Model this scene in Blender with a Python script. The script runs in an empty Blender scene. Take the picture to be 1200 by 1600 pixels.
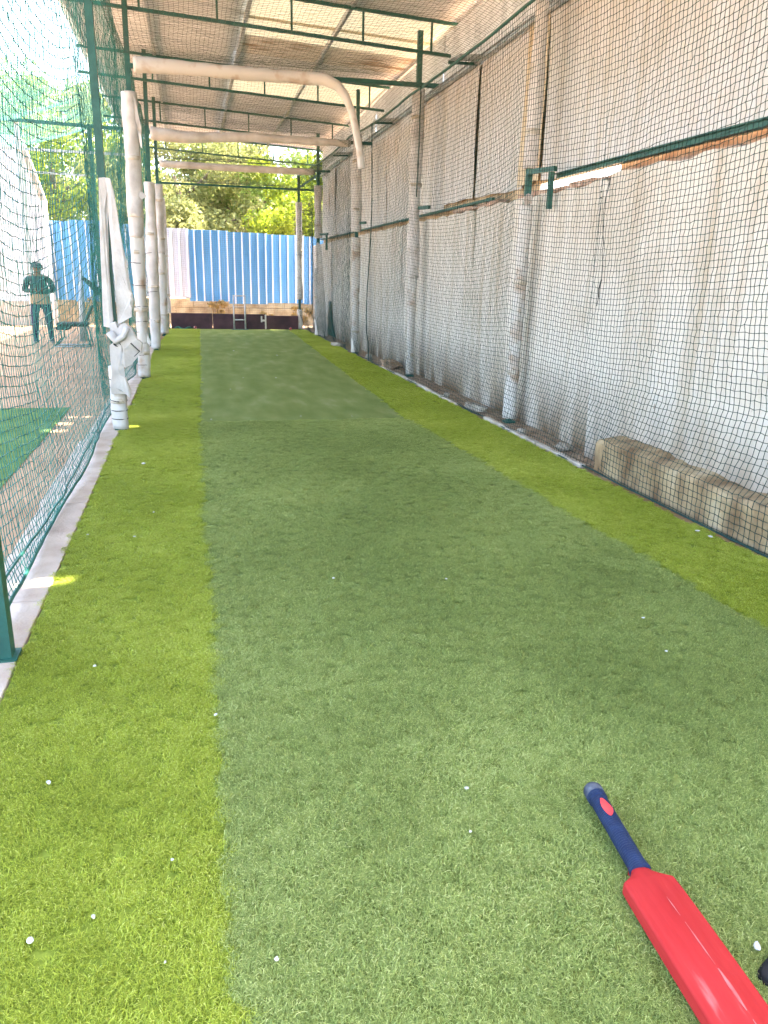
import bpy, bmesh, math, random
import numpy as np
from mathutils import Vector, Matrix

random.seed(7); rng = np.random.default_rng(7)
scene = bpy.context.scene
COL = scene.collection

# ------------------------------------------------------------------ camera, sky, sun, exposure
F = 1200.0; CAMH = 1.5
def _cam():
    d = np.array([296-600, -(424-800), -F], float); d /= np.linalg.norm(d)
    r = math.radians(1.4); up = np.array([math.sin(r), math.cos(r), 0.0])
    z = up + (-(up@d)/d[2])*np.array([0, 0, 1.0]); z /= np.linalg.norm(z)
    return np.stack([np.cross(d, z), d, z], 1)
RC = _cam()
cam = bpy.data.cameras.new('camera'); cam.sensor_fit = 'HORIZONTAL'; cam.sensor_width = 36; cam.lens = 36.0
cam.clip_start = 0.05; cam.clip_end = 800
camo = bpy.data.objects.new('camera', cam); COL.objects.link(camo)
M = Matrix([list(row) for row in RC.T]).to_4x4(); M.translation = (0, 0, CAMH); camo.matrix_world = M
scene.camera = camo

SUN_EL, SUN_AZ = math.radians(64), math.radians(28)      # azimuth from +X towards +Y
world = bpy.data.worlds.new('World'); scene.world = world; world.use_nodes = True
wn = world.node_tree.nodes; wl = world.node_tree.links
sky = wn.new('ShaderNodeTexSky'); sky.sky_type = 'NISHITA'; sky.sun_disc = False
sky.sun_elevation = SUN_EL; sky.sun_rotation = math.pi/2 - SUN_AZ
sky.air_density = 1.0; sky.dust_density = 2.5; sky.ozone_density = 1.0
wl.new(sky.outputs[0], wn['Background'].inputs[0]); wn['Background'].inputs[1].default_value = 0.15
sun = bpy.data.lights.new('sun', 'SUN'); sun.energy = 3.0; sun.angle = math.radians(0.6); sun.color = (1.0, 0.94, 0.84)
suno = bpy.data.objects.new('sun', sun); COL.objects.link(suno)
SD = Vector((math.cos(SUN_EL)*math.cos(SUN_AZ), math.cos(SUN_EL)*math.sin(SUN_AZ), math.sin(SUN_EL)))
suno.rotation_euler = (-SD).to_track_quat('-Z', 'Y').to_euler()
vs = scene.view_settings; vs.view_transform = 'Standard'; vs.look = 'None'; vs.gamma = 1; vs.use_curve_mapping = False
vs.exposure = 3.72
vs.use_white_balance = True; vs.white_balance_temperature = 7150; vs.white_balance_tint = 10
cy = scene.cycles
cy.use_denoising = True; cy.adaptive_threshold = 0.03; cy.max_bounces = 5; cy.diffuse_bounces = 3; cy.transmission_bounces = 4; cy.glossy_bounces = 2
cy.sample_clamp_indirect = 6

# ------------------------------------------------------------------ helpers
def ray(px, py):
    return RC.T @ np.array([px-600, -(py-800), -F])
def atY(px, py, Y):
    w = ray(px, py); p = w*(Y/w[1]); return Vector((p[0], Y, p[2]+CAMH))
def gnd(px, py, z=0.0):
    w = ray(px, py); p = w*((z-CAMH)/w[2]); return Vector((p[0], p[1], z))

def link(o, parent=None):
    COL.objects.link(o)
    if parent is not None: o.parent = parent
    return o
def tag(o, label=None, cat=None, group=None, kind=None):
    if label: o['label'] = label
    if cat: o['category'] = cat
    if group: o['group'] = group
    if kind: o['kind'] = kind
    return o
def empty(name, label, cat, group=None, loc=(0, 0, 0)):
    o = bpy.data.objects.new(name, None); o.location = loc; o.empty_display_size = 0.2
    link(o); return tag(o, label, cat, group)

class MB:
    def __init__(s): s.v = []; s.f = []
    def add(s, vs, fs):
        b = len(s.v); s.v += [tuple(p) for p in vs]; s.f += [tuple(i+b for i in f) for f in fs]; return s
    def box(s, x0, x1, y0, y1, z0, z1):
        return s.add([(x0,y0,z0),(x1,y0,z0),(x1,y1,z0),(x0,y1,z0),(x0,y0,z1),(x1,y0,z1),(x1,y1,z1),(x0,y1,z1)],
                     [(0,3,2,1),(4,5,6,7),(0,1,5,4),(1,2,6,5),(2,3,7,6),(3,0,4,7)])
    def bar(s, p0, p1, w, h, up=(0, 0, 1)):
        p0 = Vector(p0); p1 = Vector(p1); d = (p1-p0).normalized(); u = Vector(up)
        if abs(d.dot(u)) > 0.95: u = Vector((0, 1, 0))
        a = d.cross(u).normalized()*w/2; b = a.cross(d).normalized()*h/2
        q = [p0-a-b, p0+a-b, p0+a+b, p0-a+b, p1-a-b, p1+a-b, p1+a+b, p1-a+b]
        return s.add(q, [(0,3,2,1),(4,5,6,7),(0,1,5,4),(1,2,6,5),(2,3,7,6),(3,0,4,7)])
    def tube(s, pts, rad, n=8, cap=True, sq=None):
        pts = [Vector(p) for p in pts]; m = len(pts)
        if not hasattr(rad, '__len__'): rad = [rad]*m
        ref = None; rings = []
        for i, p in enumerate(pts):
            d = (pts[min(i+1, m-1)]-pts[max(i-1, 0)]).normalized()
            if ref is None:
                ref = Vector((1, 0, 0)) if abs(d.x) < 0.8 else Vector((0, 1, 0))
            a = (ref-d*ref.dot(d)).normalized(); b = d.cross(a); ref = a
            ring = []
            for k in range(n):
                t = 2*math.pi*k/n; rr = rad[i](t) if callable(rad[i]) else rad[i]
                ring.append(p+a*math.cos(t)*rr+b*math.sin(t)*rr)
            rings.append(ring)
        vs = [v for r in rings for v in r]; fs = []
        for i in range(m-1):
            for k in range(n):
                k2 = (k+1) % n; fs.append((i*n+k, i*n+k2, (i+1)*n+k2, (i+1)*n+k))
        if cap: fs.append(tuple(reversed(range(n)))); fs.append(tuple((m-1)*n+k for k in range(n)))
        return s.add(vs, fs)
    def build(s, name, mat, parent=None, smooth=False, bevel=0):
        me = bpy.data.meshes.new(name); me.from_pydata(s.v, [], s.f); me.update()
        if mat: me.materials.append(mat)
        if smooth: me.polygons.foreach_set('use_smooth', [True]*len(me.polygons))
        o = link(bpy.data.objects.new(name, me), parent)
        if bevel:
            b = o.modifiers.new('bevel', 'BEVEL'); b.width = bevel; b.segments = 2; b.limit_method = 'ANGLE'
        return o

def npmesh(name, V, T, mat, parent=None, smooth=False, attr=None):
    """V (n,3) float, T (m,k) int - k constant"""
    me = bpy.data.meshes.new(name); n, k = len(T), T.shape[1]
    me.vertices.add(len(V)); me.vertices.foreach_set('co', np.asarray(V, np.float32).ravel())
    me.loops.add(n*k); me.loops.foreach_set('vertex_index', np.asarray(T, np.int32).ravel())
    me.polygons.add(n); me.polygons.foreach_set('loop_start', np.arange(0, n*k, k, dtype=np.int32))
    me.update(calc_edges=True)
    if smooth: me.polygons.foreach_set('use_smooth', np.ones(n, bool))
    if mat: me.materials.append(mat)
    if attr is not None:
        a = me.attributes.new('tint', 'FLOAT', 'POINT'); a.data.foreach_set('value', np.asarray(attr, np.float32))
    return link(bpy.data.objects.new(name, me), parent)

# ---- materials
def nt(name):
    m = bpy.data.materials.new(name); m.use_nodes = True
    return m, m.node_tree.nodes, m.node_tree.links, m.node_tree.nodes['Principled BSDF']
def ramp(nodes, stops):
    r = nodes.new('ShaderNodeValToRGB'); e = r.color_ramp.elements
    while len(e) < len(stops): e.new(0.5)
    for el, (p, c) in zip(e, stops): el.position = p; el.color = (*c, 1)
    return r
def mat_noise(name, c0, c1, scale=8, rough=0.7, bump=0.0, bscale=60, metallic=0.0, stretch=(1, 1, 1), c2=None, p=(0.35, 0.65), obj_rand=0.0, spec=0.4):
    m, n, l, b = nt(name)
    tc = n.new('ShaderNodeTexCoord'); mp = n.new('ShaderNodeMapping'); mp.inputs['Scale'].default_value = stretch
    l.new(tc.outputs['Object'], mp.inputs[0])
    if obj_rand:
        oi = n.new('ShaderNodeObjectInfo'); vm = n.new('ShaderNodeVectorMath'); vm.operation = 'SCALE'; vm.inputs[0].default_value = (37, 19, 53)
        l.new(oi.outputs['Random'], vm.inputs['Scale']); l.new(vm.outputs[0], mp.inputs['Location'])
    t = n.new('ShaderNodeTexNoise'); t.inputs['Scale'].default_value = scale; t.inputs['Detail'].default_value = 6
    l.new(mp.outputs[0], t.inputs['Vector'])
    st = [(p[0], c0), (p[1], c1)] + ([(min(p[1]+0.15, 1), c2)] if c2 else [])
    r = ramp(n, st); l.new(t.outputs['Fac'], r.inputs[0])
    col = r.outputs[0]
    if obj_rand:
        hs = n.new('ShaderNodeHueSaturation'); mr = n.new('ShaderNodeMapRange')
        mr.inputs['To Min'].default_value = 1-obj_rand; mr.inputs['To Max'].default_value = 1+obj_rand
        l.new(oi.outputs['Random'], mr.inputs[0]); l.new(mr.outputs[0], hs.inputs['Value']); l.new(col, hs.inputs['Color']); col = hs.outputs[0]
    l.new(col, b.inputs['Base Color'])
    b.inputs['Roughness'].default_value = rough; b.inputs['Metallic'].default_value = metallic
    b.inputs['Specular IOR Level'].default_value = spec
    if bump:
        t2 = n.new('ShaderNodeTexNoise'); t2.inputs['Scale'].default_value = bscale; t2.inputs['Detail'].default_value = 5
        l.new(mp.outputs[0], t2.inputs['Vector'])
        bp = n.new('ShaderNodeBump'); bp.inputs['Strength'].default_value = bump; bp.inputs['Distance'].default_value = 0.02
        l.new(t2.outputs['Fac'], bp.inputs['Height']); l.new(bp.outputs[0], b.inputs['Normal'])
    return m

def mat_wall(name, base, stain, dirt, foot):
    """whitewash with vertical streaks, blotches and a splash-dirt band that starts at the ground"""
    m, n, l, b = nt(name)
    g = n.new('ShaderNodeNewGeometry'); sep = n.new('ShaderNodeSeparateXYZ'); l.new(g.outputs['Position'], sep.inputs[0])
    def noise(sc, st, det=6):
        mp = n.new('ShaderNodeMapping'); mp.inputs['Scale'].default_value = st; l.new(g.outputs['Position'], mp.inputs[0])
        t = n.new('ShaderNodeTexNoise'); t.inputs['Scale'].default_value = sc; t.inputs['Detail'].default_value = det
        l.new(mp.outputs[0], t.inputs['Vector']); return t.outputs['Fac']
    def mix(fac, a, bcol):
        x = n.new('ShaderNodeMix'); x.data_type = 'RGBA'; l.new(fac, x.inputs[0])
        if isinstance(a, tuple): x.inputs[6].default_value = (*a, 1)
        else: l.new(a, x.inputs[6])
        x.inputs[7].default_value = (*bcol, 1); return x.outputs[2]
    def rng_(src, a, bb, t0=0.0, t1=1.0):
        r = n.new('ShaderNodeMapRange'); r.inputs['From Min'].default_value = a; r.inputs['From Max'].default_value = bb
        r.inputs['To Min'].default_value = t0; r.inputs['To Max'].default_value = t1; l.new(src, r.inputs[0]); return r.outputs[0]
    def mul(a, bb):
        x = n.new('ShaderNodeMath'); x.operation = 'MULTIPLY'; l.new(a, x.inputs[0])
        if isinstance(bb, float): x.inputs[1].default_value = bb
        else: l.new(bb, x.inputs[1])
        return x.outputs[0]
    streak = rng_(noise(2.2, (1, 3.0, 0.16)), 0.46, 0.74, 0, 0.7)
    c = mix(streak, base, stain)
    c = mix(rng_(noise(0.55, (1, 1, 1), 4), 0.5, 0.8, 0, 0.4), c, tuple(x*0.82 for x in base))
    c = mix(rng_(noise(26, (1, 1, 0.5), 3), 0.68, 0.76, 0, 0.55), c, dirt)
    dv = n.new('ShaderNodeMath'); dv.operation = 'DIVIDE'; l.new(sep.outputs['Z'], dv.inputs[0]); dv.inputs[1].default_value = max(foot, 1e-3)
    sb_ = n.new('ShaderNodeMath'); sb_.operation = 'SUBTRACT'; sb_.use_clamp = True; sb_.inputs[0].default_value = 1.0; l.new(dv.outputs[0], sb_.inputs[1])
    band = sb_.outputs[0]; wob = rng_(noise(3.0, (1, 1, 0.4)), 0.18, 0.56)
    c = mix(mul(mul(band, wob), 1.0), c, dirt)
    c = mix(mul(rng_(noise(1.1, (1, 1, 1.6), 5), 0.52, 0.68), 0.35), c, stain)
    l.new(c, b.inputs['Base Color']); b.inputs['Roughness'].default_value = 0.85; b.inputs['Specular IOR Level'].default_value = 0.2
    bp = n.new('ShaderNodeBump'); bp.inputs['Strength'].default_value = 0.35; bp.inputs['Distance'].default_value = 0.03
    l.new(noise(5, (1, 1.2, 0.4), 8), bp.inputs['Height']); l.new(bp.outputs[0], b.inputs['Normal'])
    return m

def mat_blade(name, ca, cb, chighlight):
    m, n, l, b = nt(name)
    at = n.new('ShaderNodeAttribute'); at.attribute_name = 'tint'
    r = ramp(n, [(0.0, ca), (0.75, cb), (1.0, chighlight)])  # last stop paints the highlights on the blades
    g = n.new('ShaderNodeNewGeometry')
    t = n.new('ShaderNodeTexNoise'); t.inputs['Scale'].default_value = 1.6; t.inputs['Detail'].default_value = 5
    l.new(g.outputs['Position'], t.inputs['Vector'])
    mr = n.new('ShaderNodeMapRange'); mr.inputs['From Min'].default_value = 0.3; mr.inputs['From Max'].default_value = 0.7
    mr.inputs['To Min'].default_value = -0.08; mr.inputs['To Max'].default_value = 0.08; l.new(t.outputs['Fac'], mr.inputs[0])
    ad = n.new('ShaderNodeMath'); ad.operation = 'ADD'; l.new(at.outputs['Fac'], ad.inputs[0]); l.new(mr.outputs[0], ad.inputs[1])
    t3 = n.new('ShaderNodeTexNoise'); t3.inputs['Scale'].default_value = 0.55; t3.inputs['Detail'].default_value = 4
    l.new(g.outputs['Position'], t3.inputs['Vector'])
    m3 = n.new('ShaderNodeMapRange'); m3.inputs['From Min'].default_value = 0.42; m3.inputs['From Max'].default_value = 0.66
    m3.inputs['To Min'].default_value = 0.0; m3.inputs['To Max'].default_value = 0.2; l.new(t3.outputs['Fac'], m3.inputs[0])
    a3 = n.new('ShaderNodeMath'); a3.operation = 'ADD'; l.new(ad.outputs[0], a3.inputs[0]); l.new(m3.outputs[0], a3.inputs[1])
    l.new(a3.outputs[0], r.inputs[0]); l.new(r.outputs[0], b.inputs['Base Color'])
    b.inputs['Roughness'].default_value = 0.5; b.inputs['Specular IOR Level'].default_value = 0.3
    tr = n.new('ShaderNodeBsdfTranslucent'); l.new(r.outputs[0], tr.inputs['Color'])
    mx = n.new('ShaderNodeMixShader'); mx.inputs[0].default_value = 0.42
    l.new(b.outputs[0], mx.inputs[1]); l.new(tr.outputs[0], mx.inputs[2]); l.new(mx.outputs[0], n['Material Output'].inputs[0])
    return m

def mat_leaf(name, ca, cb):
    m, n, l, b = nt(name)
    at = n.new('ShaderNodeAttribute'); at.attribute_name = 'tint'
    r = ramp(n, [(0.0, ca), (1.0, cb)]); l.new(at.outputs['Fac'], r.inputs[0]); l.new(r.outputs[0], b.inputs['Base Color'])
    b.inputs['Roughness'].default_value = 0.6
    tr = n.new('ShaderNodeBsdfTranslucent'); l.new(r.outputs[0], tr.inputs['Color'])
    mx = n.new('ShaderNodeMixShader'); mx.inputs[0].default_value = 0.55
    l.new(b.outputs[0], mx.inputs[1]); l.new(tr.outputs[0], mx.inputs[2]); l.new(mx.outputs[0], n['Material Output'].inputs[0])
    return m

def mat_fabric_translucent(name, col, amt):
    m = mat_noise(name, tuple(c*0.85 for c in col), col, 3, 0.8, obj_rand=0.05)
    n = m.node_tree.nodes; l = m.node_tree.links; b = n['Principled BSDF']
    tr = n.new('ShaderNodeBsdfTranslucent'); tr.inputs['Color'].default_value = (*col, 1)
    mx = n.new('ShaderNodeMixShader'); mx.inputs[0].default_value = amt
    l.new(b.outputs[0], mx.inputs[1]); l.new(tr.outputs[0], mx.inputs[2]); l.new(mx.outputs[0], n['Material Output'].inputs[0])
    return m

GREEN = mat_noise('green_paint', (0.012, 0.075, 0.060), (0.020, 0.11, 0.085), 14, 0.45, 0.15, 90, c2=(0.05, 0.14, 0.11), p=(0.3, 0.72))
STEEL = mat_noise('galvanised_steel', (0.34, 0.36, 0.37), (0.5, 0.52, 0.53), 10, 0.45, 0.05, 40, metallic=0.5)
FOAM = mat_noise('white_foam', (0.42, 0.39, 0.36), (0.60, 0.58, 0.56), 5, 0.8, 0.35, 24, c2=(0.66, 0.65, 0.64), p=(0.25, 0.6), obj_rand=0.04)
FOAMD = mat_noise('dusty_foam', (0.38, 0.27, 0.19), (0.58, 0.56, 0.53), 4, 0.85, 0.35, 20, p=(0.30, 0.48), obj_rand=0.04)
TAPE = mat_noise('yellowed_tape', (0.42, 0.36, 0.27), (0.56, 0.52, 0.45), 9, 0.45, 0.2, 40, obj_rand=0.08)
TIE = mat_noise('dark_tie', (0.02, 0.02, 0.022), (0.05, 0.05, 0.05), 20, 0.6)
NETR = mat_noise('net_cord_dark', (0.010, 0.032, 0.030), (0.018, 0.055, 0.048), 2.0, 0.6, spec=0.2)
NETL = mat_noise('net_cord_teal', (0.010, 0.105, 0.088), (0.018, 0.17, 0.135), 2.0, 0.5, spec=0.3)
NETP = mat_noise('net_cord_sunlit_pale', (0.16, 0.42, 0.33), (0.26, 0.52, 0.42), 2.0, 0.6, spec=0.2)  # canopy cords made pale: sunlight on them is put into the colour
NETC = mat_noise('net_cord_ceiling', (0.05, 0.075, 0.06), (0.10, 0.13, 0.10), 2.0, 0.6, spec=0.2)
WALL = mat_wall('whitewashed_wall', (0.64, 0.61, 0.555), (0.45, 0.385, 0.29), (0.13, 0.075, 0.035), 0.75)
SHEETW = mat_wall('white_sheet', (0.60, 0.605, 0.60), (0.48, 0.44, 0.36), (0.42, 0.35, 0.25), 0.0)
SHEETT = mat_wall('tan_stained_sheet', (0.56, 0.46, 0.32), (0.66, 0.60, 0.48), (0.40, 0.30, 0.19), 0.0)
LEDGE = mat_noise('tan_concrete', (0.17, 0.10, 0.05), (0.42, 0.32, 0.19), 3.2, 0.9, 0.6, 30, c2=(0.50, 0.42, 0.30), p=(0.30, 0.60), stretch=(1, 1.5, 0.8))
SOIL = mat_noise('brown_soil', (0.22, 0.14, 0.085), (0.38, 0.265, 0.175), 9, 0.95, 0.8, 40, c2=(0.44, 0.34, 0.25))
SAND = mat_noise('reddish_sand', (0.35, 0.20, 0.112), (0.45, 0.275, 0.162), 1.4, 0.95, 0.4, 30, c2=(0.48, 0.33, 0.215))
CONC = mat_noise('pinkish_concrete', (0.42, 0.32, 0.25), (0.56, 0.46, 0.38), 5, 0.9, 0.25, 60, c2=(0.62, 0.54, 0.46))
STONE = mat_noise('grey_stone', (0.28, 0.24, 0.19), (0.46, 0.41, 0.34), 6, 0.9, 0.6, 20, obj_rand=0.15)
BRICK = mat_noise('red_brick', (0.34, 0.21, 0.15), (0.50, 0.38, 0.30), 7, 0.9, 0.5, 30, obj_rand=0.2)
ROOF = mat_noise('cement_roof_sheet', (0.52, 0.55, 0.58), (0.66, 0.69, 0.72), 2.2, 0.85, 0.2, 50, c2=(0.72, 0.75, 0.78), stretch=(0.5, 2.2, 1), obj_rand=0.06)
ROOFR = mat_noise('rust_stained_roof_sheet', (0.30, 0.22, 0.15), (0.60, 0.58, 0.54), 2.4, 0.85, 0.2, 50, c2=(0.68, 0.66, 0.62), stretch=(0.6, 3.5, 1), p=(0.34, 0.5), obj_rand=0.06)
FRP = mat_fabric_translucent('translucent_roof_sheet', (0.68, 0.62, 0.46), 0.07)
BLUE = mat_noise('blue_painted_sheet', (0.08, 0.29, 0.58), (0.12, 0.36, 0.68), 1.5, 0.5, 0.05, 30, c2=(0.26, 0.47, 0.74), obj_rand=0.08, stretch=(3, 3, 0.4))
PALE = mat_noise('pale_lilac_sheet', (0.52, 0.56, 0.68), (0.66, 0.70, 0.80), 1.5, 0.5, 0.05, 30, stretch=(3, 3, 0.4))
RIBW = mat_noise('white_rib', (0.66, 0.72, 0.80), (0.80, 0.84, 0.90), 3, 0.5, stretch=(3, 3, 0.6))
MUD = mat_noise('tan_wall_render', (0.30, 0.21, 0.12), (0.52, 0.41, 0.26), 3.5, 0.95, 0.6, 25, c2=(0.60, 0.50, 0.34), p=(0.3, 0.6))
MAROON = mat_noise('maroon_board', (0.035, 0.014, 0.020), (0.075, 0.032, 0.042), 3, 0.6, 0.1, 30, c2=(0.10, 0.05, 0.06))
WHITEW = mat_noise('white_building_paint', (0.62, 0.60, 0.64), (0.74, 0.72, 0.76), 1.2, 0.85, 0.1, 20)
BARK = mat_noise('grey_brown_bark', (0.10, 0.07, 0.05), (0.24, 0.18, 0.14), 6, 0.95, 0.7, 14, stretch=(2, 2, 0.5))
RED = mat_noise('red_plastic', (0.40, 0.030, 0.034), (0.46, 0.042, 0.046), 7, 0.42, 0.05, 30, c2=(0.50, 0.085, 0.085), p=(0.3, 0.7), spec=0.4)
GRIP = mat_noise('navy_rubber_grip', (0.004, 0.016, 0.06), (0.008, 0.028, 0.09), 30, 0.6, 0.6, 420)
GRIPC = mat_noise('worn_grip_cap', (0.02, 0.03, 0.06), (0.12, 0.13, 0.15), 25, 0.55)
REDM = mat_noise('red_grip_mark', (0.66, 0.04, 0.05), (0.72, 0.06, 0.06), 20, 0.5)
BLACK = mat_noise('black_leather', (0.003, 0.003, 0.0035), (0.007, 0.007, 0.0075), 20, 0.65, 0.1, 80)
WHITE = mat_noise('white_bit', (0.42, 0.41, 0.37), (0.60, 0.59, 0.56), 40, 0.8)
TURFB = mat_noise('bright_turf_backing', (0.12, 0.16, 0.012), (0.22, 0.27, 0.03), 40, 0.95)
TURFC = mat_noise('dull_turf_backing', (0.12, 0.155, 0.03), (0.20, 0.24, 0.06), 40, 0.95)
TURFF = mat_noise('smooth_green_mat', (0.185, 0.235, 0.06), (0.235, 0.285, 0.085), 3.0, 0.95, 1.0, 260, c2=(0.30, 0.33, 0.14), stretch=(1.4, 0.45, 1), p=(0.36, 0.58), spec=0.1)
MAT2 = mat_noise('old_green_mat', (0.09, 0.15, 0.045), (0.14, 0.21, 0.07), 3, 0.95, 0.6, 120, spec=0.1)
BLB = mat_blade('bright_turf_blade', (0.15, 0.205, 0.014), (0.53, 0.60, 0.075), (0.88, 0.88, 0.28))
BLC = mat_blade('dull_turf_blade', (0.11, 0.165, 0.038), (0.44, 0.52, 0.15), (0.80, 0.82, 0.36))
LEAF = [mat_leaf('leaf_yellow_green', (0.14, 0.21, 0.015), (0.36, 0.42, 0.04)),
        mat_leaf('leaf_mid_green', (0.11, 0.19, 0.04), (0.30, 0.40, 0.10)),
        mat_leaf('leaf_olive', (0.17, 0.20, 0.06), (0.44, 0.44, 0.17)),
        mat_leaf('dry_straw', (0.30, 0.20, 0.07), (0.55, 0.40, 0.16))]

XL, XR = -0.73, 3.08          # turf edges
YEND = 22.0

# ------------------------------------------------------------------ ground, turf
def sheet(name, x0, x1, y0, y1, z, mat, kind='structure', label=None, nx=1, ny=1):
    m = MB(); 
    for i in range(nx+1):
        for j in range(ny+1): m.v.append((x0+(x1-x0)*i/nx, y0+(y1-y0)*j/ny, z))
    for i in range(nx):
        for j in range(ny):
            a = i*(ny+1)+j; m.f.append((a, a+ny+1, a+ny+2, a+1))
    o = m.build(name, mat); tag(o, label, None, None, kind); return o
sheet('ground', -300, 300, -60, 500, -0.012, SAND, label='reddish sandy ground around the nets')
sheet('practice_mat', -3.6, -1.38, 2.0, 9.25, -0.004, MAT2, label='faded green mat of the neighbouring lane')
sheet('soil_strip', 3.06, 3.9, 5.6, 24.3, 0.0, SOIL, label='brown soil strip along the wall foot')

def dark_l(y): return 0.006*math.sin(y*2.3)+0.004*math.sin(y*6.1+1)+_dl(y)
def dark_r(y): return 0.007*math.sin(y*1.9+2)+0.004*math.sin(y*5.3)+_dr(y)
def _dl(y): return 0.03 if y < 8.1 else 0.04+0.15*(y-8.1)/13.8
def _dr(y): return (2.46-0.21*(y-2.7)/5.3) if y < 8.0 else 2.23+0.40*(y-8.0)/14.0
def strip(name, fa, fb, ys, z, mat, label):
    m = MB()
    for y in ys: m.v += [(fa(y), y, z), (fb(y), y, z)]
    for i in range(len(ys)-1): m.f.append((2*i, 2*i+1, 2*i+3, 2*i+2))
    return tag(m.build(name, mat), label, None, None, 'structure')
ys = sorted(set([-3, 8.11, YEND]+[round(0.25*i, 3) for i in range(0, 88)]))
edgeL = lambda y: XL if y < 16 else XL+0.17*(y-16)/6
edgeR = lambda y: XR+0.06*max(0, (4.5-y)/2) if y < 4.5 else XR
strip('turf_left', edgeL, dark_l, ys, 0.004, TURFB, 'bright yellow-green turf strip on the left')
strip('turf_right', dark_r, edgeR, ys, 0.004, TURFB, 'bright yellow-green turf strip along the wall')
strip('turf_centre', dark_l, dark_r, [-3]+[round(0.25*i, 3) for i in range(0, 33)]+[8.06], 0.008, TURFC, 'dull green pile turf in the near half of the lane')
strip('turf_far', dark_l, dark_r, [8.0, 8.11]+[8.25+0.25*i for i in range(0, 55)]+[YEND], 0.012, TURFF, 'smooth short green matting in the far half of the lane')

def tuft_mesh(name, mat, seed, nb=270, R=0.041, lean=0.5, hh=(0.008, 0.0145)):
    g = np.random.default_rng(seed); V = []; T = []; A = []
    for i in range(nb):
        rr = R*g.random()**0.55; t = g.random()*2*math.pi; bx, by = rr*math.cos(t), rr*math.sin(t)
        h = g.uniform(*hh); la = g.normal(0, 1.7); ln = g.uniform(0.3, 1.25)*h*1.2+lean*h*0.35
        d = np.array([math.cos(la), math.sin(la)]); s = np.array([-d[1], d[0]]); w = g.uniform(0.0006, 0.0010)
        tint = min(1, max(0, g.normal(0.52, 0.27))); side = g.normal(0, 0.006)
        b = len(V)
        for k, (q, zz) in enumerate(((0, 0), (0.30, 0.58), (0.72, 0.93), (1.0, 0.88+g.uniform(-.25, .12)))):
            c = np.array([bx, by])+d*ln*q+s*side*q*q
            ww = w*(1-0.55*q)
            V.append((c[0]-s[0]*ww, c[1]-s[1]*ww, zz*h)); V.append((c[0]+s[0]*ww, c[1]+s[1]*ww, zz*h))
            A += [tint*(0.35+0.65*zz)]*2  # roots darker, tips brighter: shaded gaps and highlights painted into the tint
        for k in range(3): T.append((b+2*k, b+2*k+1, b+2*k+3, b+2*k+2))
    V = np.array(V); T = np.array(T)
    me = bpy.data.meshes.new(name); me.from_pydata(V.tolist(), [], T.tolist()); me.update(); me.materials.append(mat)
    a = me.attributes.new('tint', 'FLOAT', 'POINT'); a.data.foreach_set('value', np.array(A, np.float32))
    return me

def blades(name, label, pts, rots, scl, mat, seed, lean):
    me = bpy.data.meshes.new(name); me.vertices.add(len(pts)); me.vertices.foreach_set('co', pts.astype(np.float32).ravel())
    a = me.attributes.new('rot', 'FLOAT_VECTOR', 'POINT'); a.data.foreach_set('vector', rots.astype(np.float32).ravel())
    a = me.attributes.new('scl', 'FLOAT', 'POINT'); a.data.foreach_set('value', scl.astype(np.float32))
    me.update(); me.materials.append(mat)
    o = link(bpy.data.objects.new(name, me)); tag(o, label, None, None, 'stuff')
    ng = bpy.data.node_groups.new(name+'_nodes', 'GeometryNodeTree')
    ng.interface.new_socket('Geometry', in_out='INPUT', socket_type='NodeSocketGeometry')
    ng.interface.new_socket('Geometry', in_out='OUTPUT', socket_type='NodeSocketGeometry')
    n = ng.nodes; l = ng.links
    gi = n.new('NodeGroupInput'); go = n.new('NodeGroupOutput')
    m2p = n.new('GeometryNodeMeshToPoints'); l.new(gi.outputs[0], m2p.inputs['Mesh'])
    jn = n.new('GeometryNodeGeometryToInstance')
    for k in range(5):
        tm = tuft_mesh('turf_tuft', mat, seed*10+k, lean=lean)
        to = bpy.data.objects.new('turf_tuft', tm)
        oi = n.new('GeometryNodeObjectInfo'); oi.inputs['Object'].default_value = to; oi.inputs['As Instance'].default_value = False
        l.new(oi.outputs['Geometry'], jn.inputs[0])
    iop = n.new('GeometryNodeInstanceOnPoints'); iop.inputs['Pick Instance'].default_value = True
    l.new(m2p.outputs[0], iop.inputs['Points']); l.new(jn.outputs[0], iop.inputs['Instance'])
    ar = n.new('GeometryNodeInputNamedAttribute'); ar.data_type = 'FLOAT_VECTOR'; ar.inputs[0].default_value = 'rot'
    asc = n.new('GeometryNodeInputNamedAttribute'); asc.data_type = 'FLOAT'; asc.inputs[0].default_value = 'scl'
    l.new(ar.outputs['Attribute'], iop.inputs['Rotation']); l.new(asc.outputs['Attribute'], iop.inputs['Scale'])
    l.new(iop.outputs[0], go.inputs[0])
    md = o.modifiers.new('tufts', 'NODES'); md.node_group = ng
    return o

def vnoise(x, y, s, seed):
    """smooth value noise, vectorised"""
    g = np.random.default_rng(seed); L = g.random((256, 256))
    x = x/s+100; y = y/s+100; ix = np.floor(x).astype(int); iy = np.floor(y).astype(int); fx = x-ix; fy = y-iy
    fx = fx*fx*(3-2*fx); fy = fy*fy*(3-2*fy); q = lambda a, b: L[a % 256, b % 256]
    return (q(ix, iy)*(1-fx)+q(ix+1, iy)*fx)*(1-fy)+(q(ix, iy+1)*(1-fx)+q(ix+1, iy+1)*fx)*fy

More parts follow.
